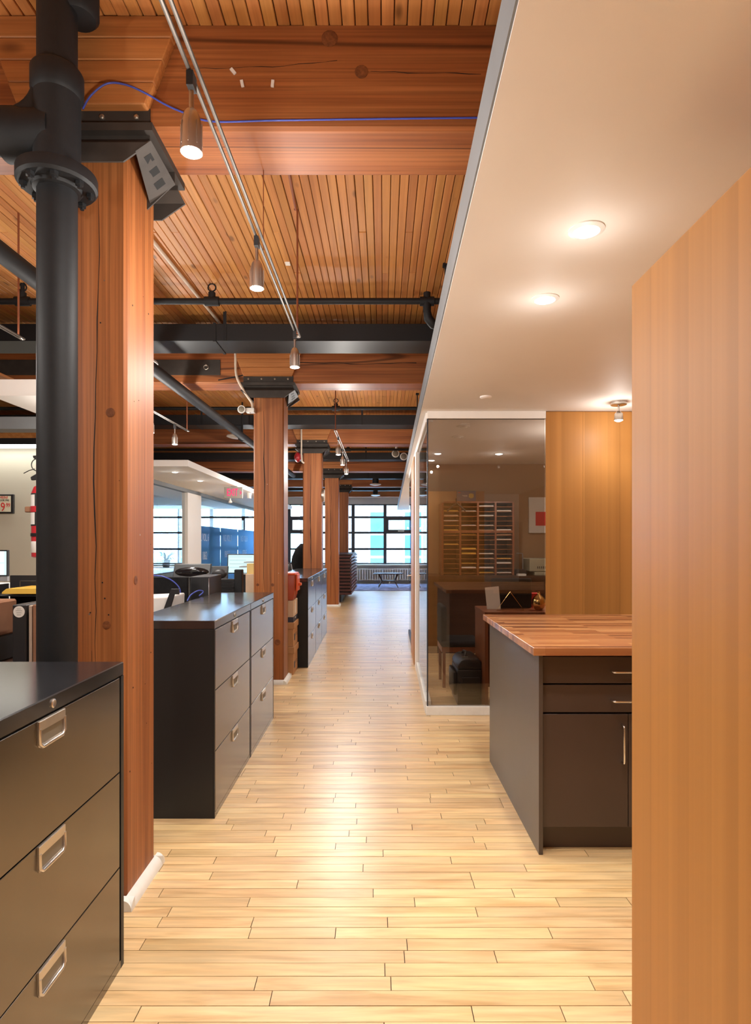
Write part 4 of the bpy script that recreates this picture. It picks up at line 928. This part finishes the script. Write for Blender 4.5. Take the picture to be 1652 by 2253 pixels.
# ------------------------------------------------------------------ left office
BWY = 7.5
struct('wall_office', 'beige_wall', (XL, -3.05, BWY, BWY+.12, 0, 2.70))
bw = bpy.data.objects['wall_office']; bx('wood_header', 'fir_deck', (XL, -3.05, BWY-.02, BWY+.14, 2.705, 2.79), bw)
O = (-5, BWY-.15, 2.6); t = thing('linear_light', 'long black linear lamp glowing along the top of the beige wall', 'lamp', O)
bx('housing', 'black_duct', (-8.6, -3.1, BWY-.2, BWY-.1, 2.605, 2.68), t, O); bx('diffuser', 'led_strip', (-8.6, -3.1, BWY-.195, BWY-.105, 2.572, 2.6045), t, O)
bx('bracket', 'black_duct', (-6, -5.9, BWY-.1, BWY-.021, 2.62, 2.66), t, O)
l = bpy.data.lights.new('strip_light', 'AREA'); l.shape = 'RECTANGLE'; l.size = 5.3; l.size_y = .08; l.energy = 11*LAMP_W; l.color = (1, .97, .86); lo_ = bpy.data.objects.new('strip_light', l); COL.objects.link(lo_); lo_.parent = t; lo_.location = (-.85, 0, -.035)
# framed price sign
O = P(4, 1109, BWY-.01); t = thing('price_sign', 'black framed price sign with red numerals on the beige wall', 'sign', O)
s_ = (BWY)/F; xr = FX(32.5, BWY); zt, zb = FZ(1088, BWY), FZ(1130, BWY); xl = xr-.36
bx('frame', 'black_plastic', (xl, xr, BWY-.03, BWY-.001, zb, zt), t, O, bevel=.003); bx('sheet', 'cream_print', (xl+.03, xr-.03, BWY-.033, BWY-.0305, zb+.02, zt-.02), t, O)
text_obj('sign_numerals', '39', .15, 'red_print', t, Matrix.Translation(-O) @ face_cam(xr-.155, BWY-.035, zb+.075), .001, .8)
text_obj('sign_numerals', '99', .075, 'red_print', t, Matrix.Translation(-O) @ face_cam(xr-.062, BWY-.035, zb+.10), .001, .7)
text_obj('sign_heading', 'MEN!', .045, 'red_print', t, Matrix.Translation(-O) @ face_cam(xr-.115, BWY-.035, zt-.04), .001, 1)
text_obj('sign_line', 'DOOR PRE', .03, 'ink', t, Matrix.Translation(-O) @ face_cam(xr-.12, BWY-.035, zt-.075), .001, 1)
# partition stub hidden behind the pipe, with extinguisher
struct('wall_stub', 'beige_wall', (-2.28, -2.02, 4.26, 4.36, 0, 2.50))
ex, ey = FX(96, 4.16), 4.16; zb, zt = FZ(1228, 4.1), FZ(1064, 4.1); O = (ex, ey, zb)
t = thing('fire_extinguisher', 'red fire extinguisher hung beside the black pipe', 'fire extinguisher', O)
q = MB(O); q.lathe((ex, ey, 0), [(.06, zb), (.075, zb+.01), (.075, zt-.06), (.06, zt-.02), (.03, zt), (.025, zt+.01)], 2, 26); cy_ = q.build('cylinder', 'red_paint', t, smooth=40)
for a, b, mt in ((FZ(1157, 4.1), FZ(1085, 4.1), 'ink'), (FZ(1216, 4.1), FZ(1191, 4.1), 'paper')):
    q = MB(O); q.lathe((ex, ey, 0), [(.0755, a), (.0765, a+.002), (.0765, b-.002), (.0755, b)], 2, 26); lb_ = q.build('label_band', mt, cy_, smooth=40)
    if mt == 'ink':
        q = MB(O); rs_ = []
        for zz in (a+.012, b-.012): rs_.append(zz)
        for (z0, z1) in ((a+.01, (a+b)/2-.02), ((a+b)/2+.02, b-.01)):
            vs = []; nn = 8
            for z in (z0, z1):
                for k in range(nn): an = PI*1.18+k/(nn-1)*.75; vs.append((ex+.0775*math.cos(an), ey+.0775*math.sin(an), z))
            fs = [(k, k+1, nn+k+1, nn+k) for k in range(nn-1)]; q.add(vs, fs)
        q.build('label_panel', 'paper', lb_, smooth=40)
q = MB(O); q.lathe((ex, ey, 0), [(.079, FZ(1180, 4.1)), (.079, FZ(1173, 4.1))], 2, 26); q.build('strap', 'black_plastic', t, smooth=40)
zb2 = FZ(1120, 4.1)
q = MB(O); q.lathe((ex, ey, 0), [(.08, zb2-.02), (.08, zb2+.02)], 2, 26); cl = q.build('clamp', 'red_paint', t, smooth=40)
bx('clamp_tab', 'brown_paper', (ex-.12, ex-.082, ey-.02, ey+.02, zb2-.02, zb2+.02), cl, O, bevel=.005)
bx('wall_bracket', 'black_plastic', (ex-.03, ex+.03, ey+.07, 4.259, zb2-.05, zb2+.05), t, O)
q = MB(O); q.prism([(ex-.085, FZ(1048, 4.1)), (ex-.08, FZ(1055, 4.1)), (ex+.02, FZ(1052, 4.1)), (ex+.02, FZ(1028, 4.1))], 1, ey-.012, ey+.012); q.build('lower_lever', 'black_plastic', t, bevel=.003)
q = MB(O); q.prism([(ex-.07, FZ(1000, 4.1)), (ex-.065, FZ(1006, 4.1)), (ex+.02, FZ(1022, 4.1)), (ex+.02, FZ(998, 4.1))], 1, ey-.012, ey+.012); q.build('upper_lever', 'black_plastic', t, bevel=.003)
q = MB(O); q.tube([(ex, ey, zt), (ex, ey, FZ(1000, 4.1))], .016, 12); q.build('valve', 'bolt', t)
q = MB(O); q.ring((ex-.03, ey-.02, FZ(1021, 4.1)), .042, .0035, 1); q.tube([(ex-.05, ey-.02, FZ(1030, 4.1)), (ex-.09, ey-.02, FZ(1034, 4.1)), (ex-.125, ey-.02, FZ(1040, 4.1))], .003, 6); q.build('safety_ring', 'ink', t, smooth=60)
# desk and its things
DZ = .76
O = (-2.6, 4.0, 0); t = thing('office_desk', 'dark desk behind the black pipe, holding trays and binders', 'desk', O)
bx('top', 'dark_oak', (-4.6, -1.50, 2.75, 4.15, DZ-.03, DZ), t, O); bx('side_panel', 'black_plastic', (-1.55, -1.52, 2.8, 4.1, 0, DZ-.031), t, O); bx('side_panel', 'black_plastic', (-4.55, -4.52, 2.8, 4.1, 0, DZ-.031), t, O)
by = 3.2; bh = FZ(1331, by)
O = (FX(42, by), by, DZ); t = thing('ring_binder', 'black binder with a round white label on its spine', 'binder', O)
bx('cover', 'black_plastic', (FX(27, by), FX(56.5, by), by, by+.27, DZ, bh), t, O, bevel=.004)
q = MB(O); q.lathe((FX(42, by), by, FZ(1346, by)), [(.03, -.0005), (.03, -.0015)], 1, 28); lb_ = q.build('round_label', 'paper', t)
for k, (wd, z) in enumerate(((.022, 1340), (.034, 1344), (.028, 1348.5), (.022, 1353))): bx('handwriting', 'ink', (FX(42, by)-wd/2, FX(42, by)+wd/2, by-.0021, by-.0016, FZ(z, by), FZ(z-.6, by)), lb_, O)
for k, (a, b, tp) in enumerate(((60.5, 67.5, 1333), (69.5, 92, 1331))):
    tag(bx('presentation_board', ['binder_board', 'brown_paper'][k], (FX(a, by), FX(b, by), by+.01, by+.24, DZ, FZ(tp, by)), bevel=.003), ['thin grey-brown board standing next to the black binder', 'thicker brown album standing at the edge of the pipe'][k], 'binder')
ty = 3.75
O = (FX(55, ty), ty, DZ); t = thing('letter_tray', 'tall black desk tray holding a yellow folder', 'desk tray', O)
bx('back_panel', 'black_plastic', (FX(22, ty+.28), FX(125, ty+.28), ty+.28, ty+.30, DZ, FZ(1266, ty+.28)), t, O)
for z in (1318, 1296): bx('shelf', 'black_plastic', (FX(-40, ty), FX(125, ty), ty, ty+.279, FZ(z+16, ty), FZ(z+14.5, ty)), t, O)
bx('side_panel', 'black_plastic', (FX(-42, ty), FX(-40.5, ty), ty, ty+.28, DZ, FZ(1290, ty)), t, O); bx('side_panel', 'black_plastic', (FX(125.5, ty), FX(127, ty), ty, ty+.28, DZ, FZ(1290, ty)), t, O)
q = MB(O); za = FZ(1282, ty); q.tube([(FX(23, ty), ty+.1, FZ(1310, ty)), (FX(23, ty), ty+.1, za), (FX(24.5, ty), ty+.1, za+.004), (FX(120, ty), ty+.1, za+.004)], .003, 6); q.build('wire_edge', 'ink', t)
fz = FZ(1309.5, ty)+.006; q = MB(); q.prism([(FX(2, ty), fz), (FX(3, ty), fz+.012), (FX(12, ty), fz+.032), (FX(20, ty), fz+.036), (FX(110, ty), fz+.036), (FX(110, ty), fz)], 1, ty+.005, ty+.25)
tag(q.build('yellow_folder', 'yellow_folder', bevel=.002), 'yellow paper folder lying in the black desk tray', 'folder')
q = MB(); q.box(FX(-60, 3.5), FX(27, 3.5), 3.3, 3.55, DZ+.14, FZ(1326, 3.3)); tag(q.build('brown_envelope_pile', 'brown_paper', bevel=.01), 'pile of brown envelopes left of the black binder', 'envelopes')
q = MB(); q.box(FX(-60, 3.5), FX(27, 3.5), 3.25, 3.56, DZ, DZ+.139); tag(q.build('black_paper_tray', 'black_plastic', bevel=.006), 'low black tray under the brown envelopes', 'desk tray')
my = 5.0
O = (FX(-20, my), my, 0); t = thing('desktop_computer', 'desktop computer with a teal-edged lit screen at the left picture edge', 'computer', O)
bx('screen_bezel', 'black_plastic', (FX(-110, my), FX(16.5, my), my, my+.03, FZ(1268, my), FZ(1210, my)), t, O, bevel=.003); bx('screen', 'screen_white', (FX(-107, my), FX(14, my), my-.002, my-.0005, FZ(1265, my), FZ(1213, my)), t, O)
bx('screen_sidebar', 'screen', (FX(9.5, my), FX(14, my), my-.0035, my-.0022, FZ(1265, my), FZ(1213, my)), t, O); bx('screen_band', 'screen', (FX(-107, my), FX(9.4, my), my-.0035, my-.0022, FZ(1240, my), FZ(1237, my)), t, O)
bx('chin', 'grey_plastic', (FX(-110, my), FX(16, my), my, my+.03, FZ(1279, my), FZ(1268.3, my)), t, O); bx('stand', 'grey_plastic', (FX(-65, my), FX(-30, my), my+.03, my+.05, DZ, FZ(1240, my)), t, O)
bx('foot', 'grey_plastic', (FX(-75, my), FX(-20, my), my-.05, my+.14, DZ-.0, DZ+.008), t, O)
O = (-3.4, 5.0, 0); t = thing('computer_desk', 'desk under the lit screen in front of the beige wall', 'desk', O); bx('top', 'white_plastic', (-4.8, -2.45, 4.6, 5.6, DZ-.03, DZ), t, O)
for xx in (-4.7, -2.5): bx('side_panel', 'white_plastic', (xx-.02, xx+.02, 4.65, 5.55, 0, DZ-.03), t, O)
tag(bx('white_papers', 'paper', (FX(-60, 4.7), FX(24, 4.7), 4.62, 4.85, DZ+.0, FZ(1284, 4.7))), 'stack of white papers below the lit screen', 'paper')

# ------------------------------------------------------------------ desks between the first and second columns
O = (-2.1, 5.2, 0); t = thing('workstation_desk', 'workstation desk behind the pair of filing cabinets', 'desk', O)
bx('top', 'dark_oak', (-2.35, -1.45, 4.95, 7.6, .72, .75), t, O)
for yy in (5.0, 7.55): bx('side_panel', 'black_plastic', (-2.33, -1.47, yy-.015, yy+.015, 0, .72), t, O)
py = 4.80
tag(bx('desk_divider', 'cloth_black', (FX(250, py), FX(462, py)-.18, py, py+.05, 0, FZ(1270, py)), bevel=.004), 'black fabric desk divider behind the filing cabinets', 'divider')
O = (FX(440, 5.05), 5.05, .75); t = thing('computer_tower', 'black computer tower standing next to the black divider', 'computer', O)
bx('case', 'black_plastic', (FX(419, 5.0), FX(460, 5.0), 5.0, 5.4, .751, FZ(1269, 5.0)), t, O, bevel=.004); bx('edge_strip', 'chrome', (FX(459, 5.0), FX(460.2, 5.0), 4.997, 5.0, .76, FZ(1272, 5.0)), t, O)
wy = 4.3; O = (FX(350, wy), wy, 0); t = thing('paper_bin', 'white paper bin with a black sloping bracket behind the nearer filing cabinet', 'bin', O)
x0, x1 = FX(290, wy), FX(382, wy)-.02
q = MB(O); q.add([(x0+.03, wy, .0), (x1-.03, wy, .0), (x1-.03, wy+.3, .0), (x0+.03, wy+.3, .0), (x0, wy-.02, FZ(1316, wy)), (x1, wy-.02, FZ(1312, wy)), (x1, wy+.32, FZ(1312, wy)), (x0, wy+.32, FZ(1316, wy))], [(0, 3, 2, 1), (4, 5, 6, 7), (0, 1, 5, 4), (1, 2, 6, 5), (2, 3, 7, 6), (3, 0, 4, 7)]); q.build('body', 'white_plastic', t, bevel=.01, seg=2)
q = MB(O); a = wy-.045; q.prism([(FX(358, a), FZ(1345, a)), (FX(372, a), FZ(1345, a)), (FX(383, a), FZ(1308, a)), (FX(393, a), FZ(1308, a)), (FX(393, a), FZ(1296, a)), (FX(376, a), FZ(1296, a))], 1, a, a+.02); q.build('bracket', 'black_plastic', t)
def panel_cable(name, pts, label):
    m = MB(); m.tube(spl(pts), .005, 8); tag(m.build(name, 'blue_cable', smooth=60), label, 'cable')
panel_cable('blue_cable', [P(338, 1266, 4.79), P(348, 1267, 4.78), P(360, 1269, 4.76), P(378, 1277, 4.76), P(392, 1290, 4.76), P(397, 1303, 4.76), P(397.5, 1330, 4.76)], 'blue data cable draped over the black divider')
panel_cable('blue_cable', [P(412, 1322, 4.5), P(420, 1309, 4.55), P(435, 1300, 4.6), P(445, 1300, 4.62), P(446, 1304, 4.62), P(438, 1311, 4.58)], 'blue data cable curling up behind the cabinet tops')
def monitor(px0, px1, py0, py1, Y, label, back=True, tilt=.05, smat='gloss_black', foot=.75):
    x0, x1, z1, z0 = FX(px0, Y), FX(px1, Y), FZ(py0, Y), FZ(py1, Y); cx = (x0+x1)/2; O = (cx, Y, foot)
    t = thing('monitor', label, 'monitor', O)
    q = MB(O); q.add([(x0, Y, z0), (x1, Y, z0), (x1, Y+.035, z0), (x0, Y+.035, z0), (x0, Y+tilt, z1), (x1, Y+tilt, z1), (x1, Y+.035+tilt, z1), (x0, Y+.035+tilt, z1)], [(0, 3, 2, 1), (4, 5, 6, 7), (0, 1, 5, 4), (1, 2, 6, 5), (2, 3, 7, 6), (3, 0, 4, 7)]); q.build('casing', 'black_plastic', t, bevel=.006, seg=2)
    if back:
        q = MB(O); n = 16; r1 = []; 
        w = (x1-x0)*.47; zc = z0+(z1-z0)*.42; hh = (z1-z0)*.36
        q.rings([[(cx+w*k_*math.cos(2*PI*i/n), Y+tilt*.45-d, zc+hh*k_*math.sin(2*PI*i/n)) for i in range(n)] for k_, d in ((1, 0), (.9, .02), (.5, .03))]); q.build('back_bulge', smat, t, smooth=60)
    else:
        q = MB(O); dd = -.002; i_ = .012; q.add([(x0+i_, Y+dd+tilt*.07, z0+i_), (x1-i_, Y+dd+tilt*.07, z0+i_), (x1-i_, Y+dd+tilt*.93, z1-i_), (x0+i_, Y+dd+tilt*.93, z1-i_)], [(0, 1, 2, 3)]); s = q.build('screen', 'screen', t)
        for k in range(4):
            zz = z1-.03-.04*k; q = MB(O); q.box(x0+.03, x0+.03+(x1-x0)*(.5 if k % 2 else .7), Y-.006, Y-.0045, zz-.004, zz); q.build('screen_text', 'grey_plastic', s)
    q = MB(O); q.box(cx-.03, cx+.03, Y+.04, Y+.055, foot, z0+(z1-z0)*.3); q.build('neck', 'black_plastic', t)
    bx('foot', 'black_plastic', (cx-.12, cx+.12, Y-.02, Y+.16, foot, foot+.012), t, O, bevel=.003)
monitor(379, 461, 1241, 1272, 5.9, 'glossy black monitor seen from behind, over the computer tower', True, .06)
monitor(463, 500, 1246, 1276, 6.5, 'grey-black monitor from behind, between glossy monitor and lit screen', True, .04, 'black_plastic')
monitor(499, 572, 1219, 1262, 7.0, 'monitor with a lit pale cyan screen beside the second column', False, .03, 'black_plastic')
sy = 5.6; O = (FX(488, sy), sy, 0); t = thing('slatted_divider', 'black slatted divider with silver lines behind the cabinet tops', 'divider', O)
for k in range(5):
    z1 = FZ(1274+8*k, sy); bx('slat', 'black_plastic', (FX(461, sy), FX(515, sy), sy, sy+.03, z1-.030, z1), t, O, bevel=.002); bx('silver_line', 'chrome', (FX(461, sy), FX(515, sy), sy+.004, sy+.026, z1-.0335, z1-.0305), t, O)
bx('foot_panel', 'black_plastic', (FX(461, sy), FX(515, sy), sy+.002, sy+.028, .75, FZ(1274+32, sy)-.034), t, O)
q = MB((FX(524, sy), sy, 0)); q.box(FX(515.5, sy), FX(533, sy), sy-.01, sy+.06, .75, FZ(1253, sy)); tag(q.build('divider_post', 'black_duct', bevel=.006), 'dark aluminium post at the end of the slatted divider', 'post')
ay = 6.2; t = thing('red_chair', 'red-brown chair back tucked against the second column', 'chair', (FX(555, ay), ay, 0)); O = (FX(555, ay), ay, 0)
q = MB(O); poly = [(FX(536, ay), .75), (FX(536, ay), FZ(1280, ay)), (FX(541, ay), FZ(1276, ay)), (FX(560, ay), FZ(1275, ay)), (FX(575, ay), FZ(1278, ay)), (FX(578, ay), .75)]
ay2 = 7.75
O = (-1.35, ay2, 0); t.location = O; xo = -1.35
sc_ = ay2
def cx_(p): return FX(p, sc_)
q = MB(O); q.prism([(cx_(535), .62), (cx_(535), FZ(1281, sc_)), (cx_(540), FZ(1276, sc_)), (cx_(556), FZ(1275, sc_)), (cx_(572), FZ(1278, sc_)), (cx_(574), .62)], 1, sc_, sc_+.05); q.build('backrest', 'red_fabric', t, bevel=.015, seg=2, smooth=40)
bx('back_edge', 'black_plastic', (cx_(535), cx_(574), sc_+.0505, sc_+.065, .55, FZ(1282, sc_)), t, O)
bx('seat', 'red_fabric', (cx_(535), cx_(574), sc_+.066, sc_+.46, .42, .48), t, O, bevel=.02, seg=2)
q = MB(O); mx_ = cx_(554); q.tube([(mx_, sc_+.26, .42), (mx_, sc_+.26, .07)], .03, 10); q.build('post', 'chrome', t, smooth=40)
for k in range(5):
    a = 2*PI*k/5; q = MB(O); q.tube([(mx_, sc_+.26, .09), (mx_+.24*math.cos(a), sc_+.26+.24*math.sin(a), .03)], .022, 8); q.build('leg', 'black_plastic', t, smooth=40)
# papers and boxes beside the second column
qy = 6.75
O = (FX(552, qy), qy, .75); t = thing('paper_trays', 'grey stacked paper trays beside the lit screen', 'desk tray', O)
for k, (a, b, z) in enumerate(((536, 568, 1236), (526, 568, 1246), (530, 568, 1262))): bx('tray', 'grey_plastic', (FX(a, qy), FX(b, qy), qy, qy+.22, FZ(z, qy)-.012, FZ(z, qy)), t, O, bevel=.003)
bx('upright', 'grey_plastic', (FX(562, qy), FX(568, qy), qy+.221, qy+.24, .75, FZ(1230, qy)), t, O)
tag(bx('tan_carton', 'cardboard_pale', (FX(541, 6.6), FX(566, 6.6), 6.58, 6.73, .751, FZ(1263, 6.6)), bevel=.002), 'small tan carton beside the second column', 'box')
tag(bx('yellow_note_box', 'cream_yellow', (FX(542, 6.6), FX(566, 6.6), 6.62, 6.72, FZ(1263, 6.6), FZ(1240, 6.6)), bevel=.002), 'yellow card file against the second column', 'file')

# boxes between second column and cabinets
cyb = 6.56
def carton(z0, z1, mat, label, lid=None, name='storage_box', dx=0):
    O = (-1.08, 6.72, z0); t = thing(name, label, 'box', O, 'stack of boxes beside the second column')
    x0, x1 = -1.26, -.885+dx
    if lid:
        bx('carton', mat, (x0, x1, cyb, cyb+.35, z0+.001, z1-.07), t, O, bevel=.003); bx('lid', lid, (x0-.012, x1+.012, cyb-.012, cyb+.36, z1-.0695, z1), t, O, bevel=.003)
        bx('side_print', 'navy_card', (x1+.0003, x1+.0012, cyb+.06, cyb+.14, z0+.06, z0+.13), t, O); bx('print_line', 'ink', (x1+.0003, x1+.0012, cyb+.16, cyb+.30, z0+.10, z0+.106), t, O); bx('print_line', 'ink', (x1+.0003, x1+.0012, cyb+.16, cyb+.30, z0+.12, z0+.126), t, O)
    else:
        bx('carton', mat, (x0, x1, cyb, cyb+.35, z0+.001, z1), t, O, bevel=.003); bx('tape', 'paper', (x1+.0003, x1+.001, cyb+.14, cyb+.19, z0+.03, z1-.01), t, O)
carton(0, .30, 'cardboard', 'brown archive box on the floor, bottom of the stack', 'cardboard')
carton(.301, .565, 'cardboard', 'brown archive box with lid, second from the floor', 'cardboard')
carton(.566, .62, 'navy_card', 'flat navy box in the middle of the stack')
carton(.621, .80, 'cardboard_pale', 'pale taped carton under the orange bin')
O = (-1.08, 6.7, .801); t = thing('orange_bin', 'orange plastic file bin on top of the box stack', 'bin', O)
q = MB(O); q.prism([(-1.22, .802), (-.89, .802), (-.875, .86), (-.865, 1.07), (-.90, 1.085), (-1.23, 1.085)], 1, cyb+.0, cyb+.28); q.build('shell', 'orange_dark', t, bevel=.01, seg=2, smooth=40)
q = MB(O); q.box(-1.24, -.862, cyb-.012, cyb+.292, 1.075, 1.097); q.build('rim', 'orange_plastic', t, bevel=.006)
q = MB(O); q.box(-.863, -.845, cyb+.03, cyb+.25, .90, 1.08); q.build('flap', 'orange_plastic', t, bevel=.005)
q = MB(O); q.box(-.8449, -.815, cyb+.1, cyb+.18, .955, .985); q.build('tab', 'orange_plastic', t, bevel=.004)

# chair with coat, bag
yc = 11.0; O = (FX(666, yc), yc, 0); t = thing('draped_chair', 'tall chair hidden under a black furry coat behind the cabinets', 'chair', O)
q = MB(O); cx = FX(669, yc)-.02; rs = []
for z, a, b in ((.42, .24, .22), (.7, .26, .2), (1.0, .23, .18), (1.18, .20, .16), (1.32, .14, .12), (1.41, .05, .05)): rs.append([(cx+a*math.cos(k*PI/10)*(1+.05*math.sin(k*2.3)), yc+b*math.sin(k*PI/10), z) for k in range(20)])
q.rings(rs); q.build('coat', 'cloth_black', t, smooth=60)
bx('seat', 'black_plastic', (cx-.25, cx+.25, yc-.25, yc+.25, .40, .419), t, O)
q = MB(O); q.tube([(cx, yc, .40), (cx, yc, .06)], .03, 10); q.build('post', 'chrome', t)
for k in range(5):
    a = 2*PI*k/5; q = MB(O); q.tube([(cx, yc, .09), (cx+.27*math.cos(a), yc+.27*math.sin(a), .03)], .022, 8); q.build('leg', 'black_plastic', t)
y_ = 9.5; O = (FX(632, y_), y_, .75); t = thing('black_backpack', 'black rounded bag behind the cabinets next to the second column', 'bag', O)
q = MB(O); cx = FX(630, y_); rs = []
for z, a, b in ((.752, .10, .1), (.85, .115, .11), (.98, .11, .10), (1.08, .08, .08), (1.13, .03, .03)): rs.append([(cx+a*math.cos(k*PI/9), y_+b*math.sin(k*PI/9), z) for k in range(18)])
q.rings(rs); q.build('sack', 'leather', t, smooth=60); q = MB(O); q.tube([(cx+.10, y_-.07, .80), (cx+.115, y_-.085, .95), (cx+.085, y_-.07, 1.10)], .006, 6); q.build('piping', 'grey_plastic', t, smooth=50)
O = (-1.7, 9.6, 0); t = thing('rear_desk', 'desk behind the row of three filing cabinets', 'desk', O); bx('top', 'dark_oak', (-2.6, -1.27, 9.0, 10.3, .72, .75), t, O)
for xx in (-2.55, -1.32): bx('side_panel', 'black_plastic', (xx-.015, xx+.015, 9.05, 10.25, 0, .72), t, O)
# clock on third column
O = Vector((col_x(BEAMS[3]+.15)+.152, BEAMS[3]+.10, FZ(1090, BEAMS[3]+.1))); t = thing('wall_clock', 'round clock seen edge-on on the right face of the third column', 'clock', O)
q = MB(O); q.lathe(O, [(.11, .0), (.11, .035), (.10, .04)], 0, 26); q.build('case', 'nickel', t, smooth=40); q = MB(O); q.lathe(O, [(.098, .0405), (.098, .042)], 0, 26); q.build('dial', 'paper', t)

# ------------------------------------------------------------------ ribbed desk, table, rug, radiator
O = (-.7, 15.8, 0); t = thing('ribbed_desk', 'ribbed dark reception desk made of stacked slats, beside the fourth column', 'desk', O)
ra, rb, rz0, rz1 = 14.5, 17.3, FZ(1310, 14.5), FZ(1221, 14.5)
xa, xb = -.98, FX(773, 14.5)
bx('core', 'dark_stone', (xa, xb-.03, ra+.05, rb-.03, rz0+.01, rz1-.02), t, O); bx('plinth', 'dark_stone', (xa+.02, xb-.25, ra+.2, rb-.2, 0, rz0+.01), t, O)
n = 12; hh = (rz1-rz0)/n
for k in range(n):
    z0 = rz0+hh*k+hh*.22
    q = MB(O); q.add([(xa, ra, z0), (xb, ra, z0), (xb+.05, rb, z0), (xa, rb, z0), (xa, ra, z0+hh*.6), (xb, ra, z0+hh*.6), (xb+.05, rb, z0+hh*.6), (xa, rb, z0+hh*.6)], [(0, 3, 2, 1), (4, 5, 6, 7), (0, 1, 5, 4), (1, 2, 6, 5), (2, 3, 7, 6), (3, 0, 4, 7)]); q.build('slat', 'slat_red', t)
bx('top', 'dark_oak', (xa-.01, xb+.03, ra-.01, rb+.01, rz1, rz1+.02), t, O)
tag(bx('area_rug', 'rug', (-.75, 2.6, 18.1, 21.2, .0006, .012)), 'purple-grey rug before the far windows', 'rug')
def coffee_table(cx, cy, label, w=.49):
    O = (cx, cy, .012); t = thing('coffee_table', label, 'table', O); 
    q = MB(O); rs = []
    for z, s in ((.435, .94), (.45, 1), (.462, 1), (.467, .98)): rs.append([(cx+w*s*math.cos(k*PI/16), cy+.38*s*math.sin(k*PI/16), z) for k in range(32)])
    q.rings(rs); q.build('top', 'dark_oak', t, smooth=40)
    for sx in (-1, 1):
        for sy in (-1, 1):
            q = MB(O); q.tube([(cx+sx*.30, cy+sy*.2, .436), (cx+sx*.21, cy+sy*.15, .24), (cx+sx*.20, cy+sy*.15, .22), (cx+sx*.31, cy+sy*.24, .022)], .018, 8, [.022, .02, .02, .014]); q.build('leg', 'dark_oak', t, smooth=50)
    q = MB(O); rs = []
    for z in (.215, .235): rs.append([(cx+.24*math.cos(k*PI/12), cy+.17*math.sin(k*PI/12), z) for k in range(24)])
    q.rings(rs); q.build('lower_shelf', 'dark_oak', t)
    return t
coffee_table(FX(854, 19.4), 19.4, 'oval dark coffee table with splayed legs on the rug'); coffee_table(1.75, 19.5, 'second oval coffee table, seen through the hall glass')
O = (0, 21.4, 0); t = thing('radiator', 'long white cast iron radiator under the far windows', 'radiator', O)
sec = MB(O); xx = -.75
sec.tube([(0, 21.34, .14), (0, 21.34, .50)], .026, 8); sec.tube([(0, 21.46, .14), (0, 21.46, .50)], .026, 8); sec.tube([(0, 21.32, .14), (0, 21.48, .14)], .03, 8); sec.tube([(0, 21.32, .50), (0, 21.48, .50)], .03, 8)
s0 = sec.build('radiator_section', 'radiator_white', t, smooth=50)
for k in range(31):
    s = s0 if k == 0 else s0.copy()
    if k: COL.objects.link(s); s.parent = t
    s.location = (-.72+.088*k, 0, 0)
for zz in (.14, .50):
    q = MB(O); q.tube([(-.74, 21.4, zz), (1.95, 21.4, zz)], .018, 8); q.build('joining_pipe', 'radiator_white', t)
for xx in (-.72, .5, 1.9): bx('foot', 'radiator_white', (xx-.02, xx+.02, 21.35, 21.45, 0, .12), t, O)

# ------------------------------------------------------------------ outside
struct('outside_ground', 'snow_ground', (-60, 40, 22.3, 120, -4.2, -4.0))
FYY = 31.0; O = (2, FYY, -4); t = thing('brick_building', 'pale brick building across the street, outside the far windows', 'building', O)
fx0 = -3.95*FYY/F*0 + FX(660, FYY)
bx('wall', 'pale_brick', (fx0, 14, FYY, FYY+8, -4, 9), t, O)
for xc in (FX(830.5, FYY), FX(906, FYY), FX(980, FYY), FX(740, FYY)):
    for z0, z1 in ((-.45, 3.05), (4.2, 7.2), (-3.9, -1.6)):
        w = .27*FYY/23; fr = MB(O); fr.box(xc-w-.1, xc+w+.1, FYY-.06, FYY+.0, z0-.1, z1+.1); fr = fr.build('window', 'far_white', t)
        hs = (z1-z0)/3
        for j in range(3): bx('window_glass', 'blue_glass_far', (xc-w, xc+w, FYY-.09, FYY-.061, z0+hs*j+.06, z0+hs*(j+1)-.06), fr, O)
for k, (x0, x1, yy, h, mt) in enumerate(((-32, -20, 60, .6, 'far_white'), (-19, -11, 52, -.9, 'far_teal'))):
    O = ((x0+x1)/2, yy, -4); b_ = thing('distant_house', ['white distant house seen through the meeting room windows', 'low teal distant house nearer the street'][k], 'building', O); bx('wall', mt, (x0, x1, yy, yy+6, -4, h), b_, O)
    q = MB(O); q.prism([(x0-.3, h), (x1+.3, h), ((x0+x1)/2, h+2)], 1, yy-.3, yy+6.3); q.build('roof', 'far_white', b_)
    for j in range(4):
        xx = x0+1+(x1-x0-2)/4*j; bx('window', 'blue_glass_far' if mt == 'far_white' else 'far_white', (xx, xx+1.0, yy-.05, yy, h-2.2, h-.8), b_, O)
for k in range(6):
    x, yy = -28+3.4*k, 46+2*(k % 2); O = (x, yy, -4); t_ = thing('street_tree', 'green street tree outside the meeting room, %s from the left' % ORD[k], 'tree', O, 'street trees'); q = MB(O); q.tube([(x, yy, -4), (x, yy, -1)], .2, 8); q.build('trunk', 'dark_oak', t_)
    q = MB(O); r_ = random.Random(k); rs = []
    for z, a in ((-1.8, .5), (-1, 1.5), (0, 1.8), (1, 1.4), (1.8, .4)): rs.append([(x+a*math.cos(j*PI/6)*r_.uniform(.8, 1.2), yy+a*math.sin(j*PI/6)*r_.uniform(.8, 1.2), z*.55-.5) for j in range(12)])
    q.rings(rs); q.build('crown', 'far_green', t_, smooth=60)
